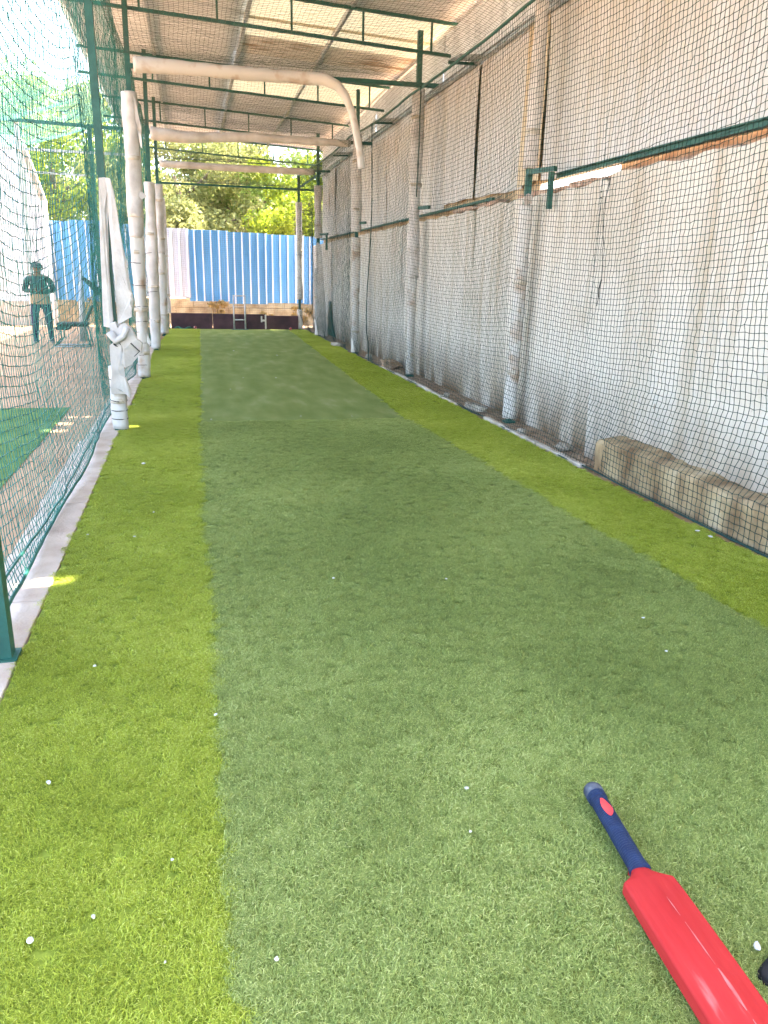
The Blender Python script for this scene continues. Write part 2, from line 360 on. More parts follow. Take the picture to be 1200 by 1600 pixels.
def scatter(fa, fb, zones, inset=0.005):
    P = []
    for y0, y1, sp in zones:
        xs = np.arange(-0.9, 3.3, sp); yy = np.arange(y0, y1, sp); X, Y = np.meshgrid(xs, yy)
        X = X.ravel()+rng.uniform(-.5, .5, X.size)*sp; Y = Y.ravel()+rng.uniform(-.5, .5, Y.size)*sp
        a = np.array([fa(v) for v in Y]); b = np.array([fb(v) for v in Y]); k = (X > a+inset) & (X < b-inset)
        P.append(np.stack([X[k], Y[k], np.full(k.sum(), sp/0.050)], 1))
    return np.concatenate(P)
def make_blades(name, label, fa, fb, zones, z, mat, seed, lean):
    P = scatter(fa, fb, zones); n = len(P)
    pts = np.stack([P[:, 0], P[:, 1], np.full(n, z)], 1)
    base = (vnoise(P[:, 0], P[:, 1], 0.7, seed)-0.5)*2.6+(vnoise(P[:, 0], P[:, 1], 0.16, seed+1)-0.5)*3.0
    rot = np.stack([rng.normal(0, .05, n), rng.normal(0, .05, n), base+rng.normal(0, 0.9, n)-1.2], 1)
    s = P[:, 2]**0.5*rng.uniform(0.85, 1.15, n)*(0.90+0.20*vnoise(P[:, 0], P[:, 1], 0.35, seed+2))
    blades(name, label, pts, rot, s, mat, seed, lean)
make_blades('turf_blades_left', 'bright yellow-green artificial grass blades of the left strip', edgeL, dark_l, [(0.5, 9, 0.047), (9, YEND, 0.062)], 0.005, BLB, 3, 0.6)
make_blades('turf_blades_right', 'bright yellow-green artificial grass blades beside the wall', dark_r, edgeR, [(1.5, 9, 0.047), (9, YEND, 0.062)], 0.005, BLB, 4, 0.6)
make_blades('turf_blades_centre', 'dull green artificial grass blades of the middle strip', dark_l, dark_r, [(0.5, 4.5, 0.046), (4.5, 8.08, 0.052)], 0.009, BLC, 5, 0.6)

# concrete strip slabs on the left
cs = empty('concrete_strip', None, None); cs['kind'] = 'structure'; cs['label'] = 'pinkish concrete edging under the left net'
yy = 0.0
while yy < 22:
    ln = random.uniform(1.6, 2.6); m = MB().box(-1.02+random.uniform(-.02, .02), -0.735, yy, yy+ln-0.012, -0.08, 0.012+random.uniform(0, .006))
    m.build('slab', CONC, cs, bevel=0.006); yy += ln
# edging on the right of the turf
ce = empty('concrete_edging', None, None); ce['kind'] = 'structure'; ce['label'] = 'narrow concrete edging between turf and soil'
yy = 5.7
while yy < 13.5:
    ln = random.uniform(0.5, 1.1); dx = random.uniform(0, .03)
    if random.random() < 0.85: MB().box(3.09+dx, 3.145+dx, yy, yy+ln-0.03, -0.05, 0.022+random.uniform(0, .015)).build('edging_piece', STONE, ce, bevel=0.008)
    yy += ln

# ------------------------------------------------------------------ right wall
def slab_panel(name, mat, parent, x, y0, y1, z0, z1, th, seed, amp=0.012, rag=0.0, corr=0.0, ny=14, nz=12, slump=0.0):
    """a wall panel facing -X with gentle unevenness and a ragged top or bottom"""
    g = np.random.default_rng(seed); V = []; F = []
    ph = g.uniform(0, 6, 6)
    for s in (0, 1):
        for i in range(ny+1):
            for j in range(nz+1):
                u = i/ny; v = j/nz; y = y0+(y1-y0)*u; z = z0+(z1-z0)*v
                dx = amp*(math.sin(y*2.3+ph[0]+z)+0.6*math.sin(z*3.1+ph[1])+0.5*math.sin(y*5.7+ph[2]))
                dx += corr*math.sin(u*(y1-y0)*2*math.pi/0.19+ph[3])*(0.6+0.4*math.sin(z*1.5+ph[4]))
                if j == 0: z += rag*math.sin(y*9+ph[5])*0.5+slump*(u-0.5)
                if j == nz: z += rag*math.sin(y*11+ph[2])+rag*0.6*g.normal(0, .5)
                V.append((x+dx+s*th, y, z))
    N = (ny+1)*(nz+1); q = lambda s, i, j: s*N+i*(nz+1)+j
    for i in range(ny):
        for j in range(nz):
            F.append((q(0,i,j), q(0,i,j+1), q(0,i+1,j+1), q(0,i+1,j))); F.append((q(1,i,j), q(1,i+1,j), q(1,i+1,j+1), q(1,i,j+1)))
    for i in range(ny):
        F.append((q(0,i,0), q(0,i+1,0), q(1,i+1,0), q(1,i,0))); F.append((q(0,i,nz), q(1,i,nz), q(1,i+1,nz), q(0,i+1,nz)))
    for j in range(nz):
        F.append((q(0,0,j), q(1,0,j), q(1,0,j+1), q(0,0,j+1))); F.append((q(0,ny,j), q(0,ny,j+1), q(1,ny,j+1), q(1,ny,j)))
    m = MB(); m.v = V; m.f = F
    return m.build(name, mat, parent, smooth=False)

wall = empty('boundary_wall', 'whitewashed lower wall with a vertical crack along the right side', 'wall')
seams = [-2.0, 2.6, 6.13, 9.6, 13.1, 16.6, 20.0, 23.2]
for k, (a, b) in enumerate(zip(seams[:-1], seams[1:])):
    slab_panel('wall_panel', WALL, wall, 3.47-(0.12 if a < 6 else 0)+random.uniform(0, .012), a+0.012, b-0.010, -0.1, 2.34-0.01*k, 0.28 if a < 6 else 0.16, k+1, amp=0.010, rag=0.012, ny=30, nz=16)
backm = MB().box(3.645, 3.70, -2, 23.2, -0.1, 2.28); backm.build('backing', MUD, wall)
crack = MB(); pts = [(3.327, 6.10+0.03*math.sin(z*7)+random.uniform(-.015, .015), z) for z in np.linspace(1.3, 2.3, 15)]
for p, q in zip(pts[:-1], pts[1:]): crack.bar(p, q, 0.004+0.008*random.random()**2, 0.003)
crack.build('crack', TIE, wall)
# exposed bricks on the wall top
for k in range(40):
    y = 0.9+k*0.245+random.uniform(-.01, .01)
    if 8.4 < y < 8.9: continue
    MB().box(3.52+random.uniform(0, .02), 3.63, y, y+0.225, 2.335, 2.375+random.uniform(-.012, .014)).build('brick', BRICK, wall, bevel=0.006)

clad = empty('wall_cladding', 'tall white sheets hung above the wall behind the net', 'cladding')
y = -2.0; k = 0
cuts = [-2.0, 0.9, 3.1, 5.32, 8.1, 8.62, 10.12, 11.5, 12.6, 13.9, 14.9, 15.9, 16.7, 17.5, 18.3, 19.3, 20.2, 21.2, 22.3]
for a, b in zip(cuts[:-1], cuts[1:]):
    tan = a in (8.1, 10.12) 
    far = a > 11
    slab_panel('cladding_sheet', SHEETT if a == 8.1 else SHEETW, clad, 3.60+(k % 2)*0.022+random.uniform(0, .008), a+0.004, b-0.003, 2.50-0.012*(k % 3)-(0.05 if far else 0), 4.06+random.uniform(-.03, .05), 0.006, 50+k,
               amp=0.012 if not far else 0.016, rag=0.012, corr=0.004 if not far else 0.016, ny=18, nz=8, slump=random.uniform(-.04, .04)); k += 1
MB().box(3.665, 3.68, 8.2, 22.4, 2.25, 4.05).build('added_backing_sheet', MUD, clad)  # added behind the gaps to keep the seams dark and stop sun leaks
MB().box(3.665, 3.68, -2.0, 8.2, 2.47, 4.05).build('added_backing_sheet', MUD, clad)
MB().box(3.70, 3.80, -2.0, 6.6, 2.2, 2.50).build('brick_backing', BRICK, clad)
eave = empty('eave_cladding', 'grey corrugated strip between the white sheets and the roof edge', 'cladding')
for k, a in enumerate(np.arange(1.0, 22.4, 1.1)):
    slab_panel('eave_sheet', ROOF, eave, 3.72+(k % 2)*0.02, a-0.01, a+1.12, 3.98, 4.80+random.uniform(-.04, .03), 0.006, 90+k, amp=0.008, corr=0.012, ny=16, nz=3)
# rails and brackets of the wall frame
rail = empty('cladding_rail', 'dark green angle rail under the near white sheets', 'rail')
MB().box(3.545, 3.595, -1.5, 7.55, 2.455, 2.505).add([], []).build('rail_web', GREEN, rail); MB().box(3.515, 3.545, -1.5, 7.55, 2.490, 2.500).build('rail_flange', GREEN, rail)
rail = empty('cladding_rail', 'thin green rail along the far half of the white sheets', 'rail')
MB().box(3.555, 3.592, 9.3, 22.4, 2.40, 2.43).build('rail_web', GREEN, rail)
rail = empty('cladding_rail', 'grey top rail over the white sheets near the roof', 'rail')
MB().box(3.53, 3.585, 2.0, 22.4, 4.02, 4.075).build('rail_web', STEEL, rail); MB().box(3.505, 3.53, 2.0, 22.4, 4.06, 4.07).build('rail_flange', STEEL, rail)
BK = [(7.70, 3.32, 3.56, 2.52, True, 'green bracket with hanging stub beside the nearest wall post'), (11.78, 3.30, 3.60, 2.47, False, 'green bracket at the second wall post'),
      (15.5, 3.16, 3.55, 2.46, False, 'green bracket at the third wall post'), (19.6, 3.13, 3.52, 2.43, True, 'green bracket with stub at the farthest wall post')]
for by, x0, x1, z, stub, lab in BK:
    e = empty('wall_bracket', lab, 'bracket', 'brackets along the wall frame', (x0, by, z))
    MB().bar((0, 0, 0), (0.125, -0.325, 0), 0.045, 0.045).build('arm', GREEN, e)
    if stub: MB().bar((0.10, -0.30, -0.028), (0.10, -0.30, -0.36), 0.045, 0.045).build('stub', GREEN, e)
# overhead brackets between posts and top rail
for by, lab in ((9.9, 'grey plate bracket under the roof edge nearest the camera'), (14.0, 'grey plate bracket under the roof edge between two wall posts'), (18.0, 'grey plate bracket under the roof edge near the far end')):
    e = empty('eave_bracket', lab, 'bracket', 'eave brackets', (3.15, by, 4.0))
    MB().bar((0.03, 0, 0.02), (0.42, 0.06, 0.06), 0.30, 0.012).build('plate', STEEL, e)
    MB().bar((0.03, 0.16, 0.0), (0.42, 0.24, 0.03), 0.03, 0.03).build('strut', GREEN, e)

# ledge at the wall foot near the camera
lm = MB(); n = 60
for i in range(n+1):
    y = 0.4+(5.55-0.4)*i/n; w1 = 0.014*math.sin(y*3.1)+0.010*math.sin(y*7.7)+random.uniform(-.008, .008); zz = 0.27+0.010*math.sin(y*2.7)+0.008*math.sin(y*9)+random.uniform(-.010, .010)
    lm.v += [(3.165+w1+0.02, y, -0.05), (3.165+w1+0.006, y, zz-0.03), (3.165+w1+0.03, y, zz), (3.50, y, zz+0.05), (3.50, y, -0.05)]
for i in range(n):
    for k in range(4): a = i*5+k; lm.f.append((a, a+5, a+6, a+1))
lm.f += [(0, 1, 2, 3, 4), tuple(n*5+k for k in (4, 3, 2, 1, 0))]
tag(lm.build('wall_ledge', LEDGE, smooth=False), 'low tan concrete ledge at the wall foot under the net', 'ledge')

# rubble along the soil strip
def rock(name, loc, s, mat, label, cat, group, seed):
    bm = bmesh.new(); bmesh.ops.create_icosphere(bm, subdivisions=2, radius=1); g = random.Random(seed)
    ph = [g.uniform(0, 6) for _ in range(6)]
    for v in bm.verts:
        c = v.co; k = 1+0.18*math.sin(3*c.x+ph[0])*math.sin(3*c.y+ph[1])+0.12*math.sin(5*c.z+ph[2]+2*c.x)
        p = [math.copysign(abs(t)**0.75, t) for t in c]
        v.co = (p[0]*k*s[0], p[1]*k*s[1], p[2]*k*s[2])
    me = bpy.data.meshes.new(name); bm.to_mesh(me); bm.free(); me.materials.append(mat)
    o = link(bpy.data.objects.new(name, me)); o.location = loc; o.rotation_euler = (0, 0, g.uniform(-.6, .6)); return tag(o, label, cat, group)
rock('stone', (3.23, 8.6, 0.035), (0.08, 0.22, 0.04), STONE, 'flat grey slab of stone lying at the wall foot', 'stone', 'rubble at the wall foot', 1)
rock('stone', (3.27, 12.9, 0.06), (0.13, 0.30, 0.10), SOIL, 'brown lump of rubble at the wall foot beyond the second post', 'stone', 'rubble at the wall foot', 2)
rock('stone', (3.2, 7.15, 0.025), (0.05, 0.07, 0.03), STONE, 'small stone in the soil before the nearest wall post', 'stone', 'rubble at the wall foot', 3)
rock('stone', (3.28, 6.35, 0.03), (0.06, 0.09, 0.035), STONE, 'small pale stone near the ledge end', 'stone', 'rubble at the wall foot', 4)
rock('stone', (3.2, 9.6, 0.03), (0.04, 0.05, 0.03), STONE, 'pebble beyond the flat slab of stone', 'stone', 'rubble at the wall foot', 5)
rock('stone', (3.2, 14.3, 0.04), (0.07, 0.10, 0.05), STONE, 'stone in front of the third wall post', 'stone', 'rubble at the wall foot', 6)
rock('stone', (3.08, 17.0, 0.04), (0.10, 0.16, 0.05), STONE, 'pale stone by the turf edge near the dark torn patch', 'stone', 'rubble at the wall foot', 8)

# ------------------------------------------------------------------ posts with foam wraps
def foam_tube(m, pts, r, seed, n=12, sub=0.07, rough=0.06):
    g = random.Random(seed); P = []; pts = [Vector(p) for p in pts]
    for a, b in zip(pts[:-1], pts[1:]):
        k = max(1, int((b-a).length/sub)); P += [a.lerp(b, i/k) for i in range(k)]
    P.append(pts[-1]); ph = [g.uniform(0, 6) for _ in range(8)]; R = []; s = 0.0; last = P[0]
    for i, p in enumerate(P):
        s += (p-last).length; last = p
        rr = r(s) if callable(r) else r
        def f(t, s=s, rr=rr):
            return rr*(1+rough*(math.sin(s*5+ph[0])*0.7+math.sin(2*t+s*2.2+ph[1])+0.7*math.sin(3*t-s*3.7+ph[2])+0.5*math.sin(s*17+ph[3]+t)))
        R.append(f)
    m.tube(P, R, n); return m
def ties(parent, base, zs, r):
    for z in zs:
        m = MB(); t = random.uniform(-.25, .25); pts = [(base[0]+math.cos(a)*r, base[1]+math.sin(a)*r, z+t*r*math.cos(a+1)) for a in np.linspace(0, 2*math.pi, 13)]
        m.tube(pts, 0.004, 4, cap=False); m.build('tie', TIE, parent)
def post(x, y, top, label, wraps, size=0.065, lean=(0, 0), group='green net posts', r=0.085, tie=()):
    e = empty('net_post', label, 'post', group, (x, y, 0))
    MB().bar((0, 0, -0.05), (lean[0], lean[1], top), size, size, up=(0, 1, 0)).build('pole', GREEN, e)
    MB().box(-0.055, 0.055, -0.055, 0.055, -0.02, 0.022).build('base_plate', GREEN, e)
    for k, (z0, z1, rr, mt) in enumerate(wraps):
        f = lambda z: (lean[0]*z/top, lean[1]*z/top, z)
        m = foam_tube(MB(), [f(z0), f(z1)], rr, int(abs(x*31+y*17))+k, 18, 0.045, 0.075); m.build('foam_wrap', mt, e, smooth=True)
        zt = z0+random.uniform(0.25, 0.5)
        while zt < z1-0.2:
            foam_tube(MB(), [f(zt), f(zt+0.05)], rr*1.05, int(abs(x*31+y*17))+k+int(zt*10), 18, 0.025, 0.05).build('tape_band', TAPE, e, smooth=True); zt += random.uniform(0.55, 1.1)
    ties(e, (0, 0), tie, r*1.03)
    return e
post(-0.79, 3.03, 5.2, 'bare green post nearest the camera at the left edge', [], 0.07)
L1 = post(-0.72, 7.8, 5.2, 'green left post with torn white foam hanging open', [(0.02, 0.62, 0.072, FOAMD)], 0.065, tie=(0.12, 0.2, 0.3, 0.42, 0.5), r=0.075)
post(-0.70, 11.7, 5.25, 'second left post wrapped tall in tied white foam', [(0.03, 1.95, 0.085, FOAMD), (1.93, 3.72, 0.098, FOAM)], 0.065, lean=(0.06, 0), tie=(0.2, 0.34, 0.5, 0.66, 0.8, 1.0, 1.3, 1.6), r=0.088)
post(-0.70, 15.9, 5.25, 'third left post in grey-white foam below a long green top', [(0.05, 3.05, 0.10, FOAM)], 0.07, lean=(0.10, 0), tie=(0.6, 1.1, 1.8), r=0.10)
post(-0.66, 19.8, 5.25, 'fourth left post in dull foam near the far end', [(0.05, 1.9, 0.10, FOAMD), (1.9, 3.4, 0.11, FOAM)], 0.07, lean=(0.06, 0))
post(-0.62, 22.25, 3.72, 'left corner post at the far end of the lane', [(0.4, 3.3, 0.085, FOAM)], 0.06)
R1 = post(3.32, 7.77, 5.1, 'nearest wall post in white foam with bare steel midway', [(0.05, 2.22, 0.068, FOAMD), (2.56, 4.3, 0.070, FOAM)], 0.055, lean=(0.06, 0))
post(3.29, 11.76, 4.78, 'second wall post wrapped in white foam up to the arm', [(0.04, 1.5, 0.066, FOAMD), (1.48, 4.05, 0.085, FOAM)], 0.07)
post(3.16, 15.4, 4.75, 'third wall post wrapped in white foam', [(0.03, 2.2, 0.080, FOAMD), (2.30, 4.0, 0.085, FOAM)], 0.06)
post(3.12, 19.88, 4.70, 'fourth wall post with foam above and a grey cloth skirt', [(2.35, 3.55, 0.095, FOAM), (0.03, 1.65, 0.10, FOAM)], 0.07)
post(2.96, 22.2, 4.25, 'slim right post at the far end wrapped in tied foam', [(0.03, 0.55, 0.07, FOAMD), (0.82, 3.35, 0.085, FOAM)], 0.06, tie=(0.95, 1.4, 2.0, 2.6), r=0.088)

# torn foam on the left post (own depth, real size)
def ragged_sheet(name, outline, Y, th, mat, parent, origin, bend=0.0, seed=1):
    g = random.Random(seed); pts = [atY(px, py, Y) for px, py in outline]; cx = sum(p.x for p in pts)/len(pts)
    bm = bmesh.new(); fr = []; bk = []
    for p in pts:
        dy = bend*((p.x-cx)/0.12)**2+g.uniform(-.012, .012)
        fr.append(bm.verts.new((p.x-origin[0], p.y+dy-origin[1], p.z))); bk.append(bm.verts.new((p.x-origin[0], p.y+dy+th-origin[1], p.z)))
    bm.faces.new(fr); bm.faces.new(list(reversed(bk)))
    for i in range(len(pts)):
        j = (i+1) % len(pts); bm.faces.new((fr[i], bk[i], bk[j], fr[j]))
    bmesh.ops.triangulate(bm, faces=[f for f in bm.faces if len(f.verts) > 4], ngon_method='EAR_CLIP'); bmesh.ops.recalc_face_normals(bm, faces=bm.faces)
    me = bpy.data.meshes.new(name); bm.to_mesh(me); bm.free(); me.materials.append(mat)
    return link(bpy.data.objects.new(name, me), parent)
O1 = (-0.72, 7.8)
ragged_sheet('torn_flap', [(154,278),(163,277),(167,300),(163,330),(163,380),(167,430),(172,470),(177,500),(172,512),(162,510),(160,480),(159,440),(157,400),(156,360),(155,320)], 7.72, 0.03, FOAM, L1, O1, 0.0, 3)
ragged_sheet('torn_flap', [(163,277),(172,279),(178,300),(183,330),(186,352),(188,372),(189,398),(196,402),(192,408),(200,413),(193,418),(190,428),(194,440),(191,447),(200,452),(206,458),(203,463),(208,468),(202,473),(206,482),(203,490),(206,495),(200,498),(190,504),(184,507),(182,480),(178,430),(174,380),(171,340),(168,305)], 7.70, 0.03, FOAM, L1, O1, 0.03, 4)
w = ragged_sheet('folded_wad', [(170,505),(180,503),(184,512),(190,506),(197,505),(206,514),(214,530),(222,536),(221,552),(212,560),(206,570),(196,575),(190,568),(192,545),(186,532),(176,536),(172,520)], 7.66, 0.07, FOAM, L1, O1, 0.02, 5)
b = w.modifiers.new('round', 'BEVEL'); b.width = 0.018; b.segments = 2; b.limit_method = 'ANGLE'; b.angle_limit = 0.9
w = ragged_sheet('folded_wad', [(171,540),(180,533),(190,540),(188,556),(184,580),(188,588),(196,592),(204,612),(203,622),(196,616),(188,609),(180,607),(174,616),(172,604),(175,586),(172,560)], 7.68, 0.09, FOAM, L1, O1, 0.02, 6)
b = w.modifiers.new('round', 'BEVEL'); b.width = 0.02; b.segments = 2; b.limit_method = 'ANGLE'; b.angle_limit = 0.9
w = foam_tube(MB(), [tuple(atY(172, 520, 7.66)-Vector((*O1, 0))), tuple(atY(182, 533, 7.62)-Vector((*O1, 0))), tuple(atY(193, 526, 7.62)-Vector((*O1, 0))), tuple(atY(198, 512, 7.64)-Vector((*O1, 0)))], 0.034, 9, 10, 0.03, 0.16).build('folded_roll', FOAM, L1, smooth=True)
P_ = [atY(px, py, 7.63)-Vector((*O1, 0)) for px, py in ((204, 536), (218, 549), (210, 557))]
MB().bar(P_[0], P_[1], 0.008, 0.030, up=(0, 1, 0)).bar(P_[1]+Vector((0.004, 0.001, 0.006)), P_[2], 0.007, 0.026, up=(0, 1, 0)).build('dark_mark', TIE, L1)
ragged_sheet('dark_slot', [(176,537),(180,537),(184,542),(180,541)], 7.66, 0.01, TIE, L1, O1, 0.0, 8)
# hanging strips on the second left post and on the nearest wall post
L2 = [o for o in bpy.data.objects if o.get('label', '').startswith('second left post')][0]
ragged_sheet('loose_strip', [(208,148),(212,158),(213,170),(218,188),(221,200),(219,203),(221,215),(222,232),(219,228),(218,210),(214,198),(212,190),(210,172)], 11.6, 0.02, FOAM, L2, (-0.70, 11.7), 0.0, 11)
ragged_sheet('loose_strip', [(219,298),(228,304),(228,308),(221,312),(217,306)], 11.6, 0.02, FOAM, L2, (-0.70, 11.7), 0.0, 12)
ragged_sheet('loose_strip', [(229,520),(236,534),(234,541),(230,535)], 11.6, 0.02, FOAM, L2, (-0.70, 11.7), 0.0, 13)
ragged_sheet('torn_edge', [(818,308),(826,302),(833,306),(832,318),(820,320)], 7.68, 0.02, FOAMD, R1, (3.32, 7.77), 0.0, 14)
e = [o for o in bpy.data.objects if o.get('label', '').startswith('fourth wall post')][0]
ragged_sheet('cloth_skirt', [(497,378),(502,385),(504,440),(507,520),(512,588-63),(503,526),(497,520),(496,440),(494,382)], 19.75, 0.03, FOAM, e, (3.12, 19.88), 0.0, 15)

# ------------------------------------------------------------------ cross bars
e = empty('padded_crossbar', 'nearest crossbar whose white foam sleeve has slipped off and droops', 'crossbar', 'crossbars under the roof', (0, 11.7, 4.03))
MB().bar((-0.68, 0, 0.0), (3.78, 0, 0.07), 0.055, 0.055).build('bar', GREEN, e)
pts = [(-0.58, 0, 0.02), (0.4, 0, 0.03), (1.2, -0.01, 0.02), (1.72, -0.03, 0.02), (1.92, -0.10, 0.01), (2.08, -0.14, -0.06), (2.20, -0.14, -0.18), (2.29, -0.12, -0.36), (2.35, -0.10, -0.58), (2.40, -0.09, -0.80), (2.45, -0.09, -1.08)]
foam_tube(MB(), pts, lambda s: 0.085 if s < 2.2 else max(0.05, 0.085-0.05*(s-2.2)), 21, 14, 0.05, 0.07).build('foam_sleeve', FOAMD, e, smooth=True)
e = empty('padded_crossbar', 'middle crossbar sleeved in sagging white foam', 'crossbar', 'crossbars under the roof', (0, 15.7, 3.86))
MB().bar((-0.62, 0, 0.0), (3.5, 0, 0.05), 0.055, 0.055).build('bar', GREEN, e)
foam_tube(MB(), [(-0.56, -.02, -0.01), (0.1, -.03, -0.05), (0.6, -.03, -0.02), (1.3, -.02, 0.03), (2.2, -.02, 0.02), (3.08, 0, 0.03)], lambda s: 0.12-0.045*min(1, s/1.4) if s < 3.2 else 0.065, 22, 14, 0.06, 0.07).build('foam_sleeve', FOAM, e, smooth=True)
e = empty('crossbar', 'grey-white far crossbar in straight foam sheath', 'crossbar', 'crossbars under the roof', (0, 19.8, 3.84))
MB().bar((-0.6, 0, 0.0), (3.4, 0, 0.03), 0.05, 0.05).build('bar', GREEN, e)
foam_tube(MB(), [(-0.55, 0, 0.0), (1.2, 0, -0.01), (3.02, 0, 0.0)], 0.075, 23, 12, 0.1, 0.03).build('foam_sleeve', FOAM, e, smooth=True)
e = empty('crossbar', 'thin bare green crossbar at the far end', 'crossbar', 'crossbars under the roof', (0, 22.22, 3.67))
MB().bar((-0.68, 0, 0), (3.5, 0, 0.0), 0.05, 0.05).build('bar', GREEN, e)
MB().bar((2.96, 0, 0.05), (3.4, -0.9, 0.33), 0.04, 0.04).build('brace', GREEN, e)

# ------------------------------------------------------------------ roof
roofz = lambda x: 5.16-0.085*x*0.55
roof = empty('shed_roof', 'corrugated cement roof over the practice lane', 'roof')
holes = []
for gx, gy, sx, sy in ((-0.76, 3.82, .30, .10), (-1.25, 8.28, .22, .16), (-1.22, 8.66, .18, .10), (-1.18, 9.9, .14, .10), (-1.3, 7.9, .22, .12), (-0.66, 7.9, .12, .10), (-0.62, 18.6, 0.10, 0.10)):
    t = roofz(gx+2)/SD.z; holes.append((gx+SD.x*t, gy+SD.y*t, sx, sy))
XS = [(-1.7, 1.02), (0.96, 4.22)]
frp = {(1, 10), (1, 11), (1, 14), (1, 15)}
for col, (xa, xb) in enumerate(XS):
    for k in range(-1, 22):  # first row is out of view, added to darken the near turf
        y0 = 2.0+k*1.0; nY = 36; hit = any(xa < h[0] < xb and y0 < h[1] < y0+1.05 for h in holes); nX = 44 if hit else 8
        V = []; Fc = []
        dz = random.uniform(0, .008)+0.012*(k % 2)+(0.03 if col == 0 else 0)
        for i in range(nX+1):
            for j in range(nY+1):
                x = xa+(xb-xa)*i/nX; yv = y0+1.06*j/nY; V.append((x, yv, roofz(x)+0.030*math.sin(2*math.pi*(yv-2)/0.146)+dz))
        for i in range(nX):
            for j in range(nY):
                x = xa+(xb-xa)*(i+.5)/nX; yv = y0+1.06*(j+.5)/nY
                if any(abs(x-h[0]) < h[2]/2 and abs(yv-h[1]) < h[3]/2 for h in holes): continue
                a = i*(nY+1)+j; Fc.append((a, a+1, a+nY+2, a+nY+1))
        m = MB(); m.v = V; m.f = Fc
        mt = FRP if (col, k) in frp else (ROOFR if (col, k) in ((0, 9), (1, 12)) else ROOF)
        o = m.build('roof_sheet', mt, roof, smooth=True)
        if mt is not FRP: sm = o.modifiers.new('thickness', 'SOLIDIFY'); sm.thickness = 0.006; sm.offset = 1
for px in (-1.55, -0.42, 0.98, 2.32, 3.85):
    MB().bar((px, 0.9, roofz(px)-0.055), (px, 24.1, roofz(px)-0.055), 0.05, 0.06).build('purlin', STEEL, roof)
roof_end = MB().bar((-1.7, 24.12, roofz(-1.7)-0.01), (4.2, 24.12, roofz(4.02)-0.01), 0.03, 0.10).build('edge_trim', STEEL, roof)

def truss(Y, zl, zr, dep, label, x0=-1.7, x1=3.95):
    e = empty('roof_truss', label, 'truss', 'green roof trusses', (0, Y, 0))
    f = lambda x: zl+(zr-zl)*(x-x0)/(x1-x0)
    MB().bar((x0, 0, f(x0)), (x1, 0, f(x1)), 0.04, 0.04).build('top_chord', GREEN, e)
    MB().bar((x0, 0, f(x0)-dep), (x1, 0, f(x1)-dep), 0.04, 0.04).build('bottom_chord', GREEN, e)
    k = 0; x = x0+0.25
    while x < x1:
        MB().bar((x, 0, f(x)-0.025), (x, 0, f(x)-dep+0.025), 0.028, 0.028).build('web', GREEN, e); x += 0.98
for Y, lab in ((3.8, 'green roof truss closest to the camera overhead'), (7.8, 'green roof truss over the nearest pair of posts'), (11.75, 'green roof truss above the drooping foam sleeve'), (15.75, 'green roof truss above the middle padded crossbar'), (19.8, 'green roof truss above the far crossbar'), (23.9, 'farthest green roof truss against the trees')):
    truss(Y, roofz(-1.7)-0.085, roofz(3.95)-0.085, 0.40, lab)

# ------------------------------------------------------------------ nets (every cord is a thin tube)
def net_mesh(P, N, r):
    """P (nu,nv,3) knot grid, N approximate sheet normal, returns verts and quads of three-sided cords in both directions"""
    out_v = []; out_t = []; base = 0
    N = np.array(N, float); N /= np.linalg.norm(N)
    for G in (P, P.transpose(1, 0, 2)):
        a, b = G.shape[:2]
        D = np.gradient(G, axis=0); D /= np.linalg.norm(D, axis=2, keepdims=True)+1e-9
        S = np.cross(D, N); S /= np.linalg.norm(S, axis=2, keepdims=True)+1e-9
        Nn = np.cross(S, D)
        ring = np.stack([G+r*(math.cos(t)*Nn+math.sin(t)*S) for t in (math.pi/2, math.pi*7/6, math.pi*11/6)], 2)  # a,b,3,3
        out_v.append(ring.reshape(-1, 3))
        idx = base+np.arange(a*b*3).reshape(a, b, 3)
        q = [np.stack([idx[:-1, :, k], idx[:-1, :, (k+1) % 3], idx[1:, :, (k+1) % 3], idx[1:, :, k]], 2).reshape(-1, 4) for k in range(3)]
        out_t += q; base += a*b*3
    return np.concatenate(out_v), np.concatenate(out_t)
def knots(P, r):
    c = P.reshape(-1, 3); o = np.array([(1,0,0),(-1,0,0),(0,1,0),(0,-1,0),(0,0,1),(0,0,-1)])*r
    V = (c[:, None]+o[None]).reshape(-1, 3); f = np.array([(0,2,4),(2,1,4),(1,3,4),(3,0,4),(2,0,5),(1,2,5),(3,1,5),(0,3,5)])
    T = (np.arange(len(c))[:, None, None]*6+f[None]).reshape(-1, 3); return V, T
def net(name, label, P, N, r, mat, knot_rows=None, kr=0.0045):
    e = empty(name, label, 'net', 'green practice nets')
    V, T = net_mesh(P, N, r); o = npmesh('cords', V, T, mat, e); o['kind'] = 'stuff'
    if knot_rows is not None:
        V, T = knots(P[knot_rows], kr); o = npmesh('knots', V, T, mat, e); o['kind'] = 'stuff'
    return e
def interp(x, xs, ys): return np.interp(x, xs, ys)
C = 0.05
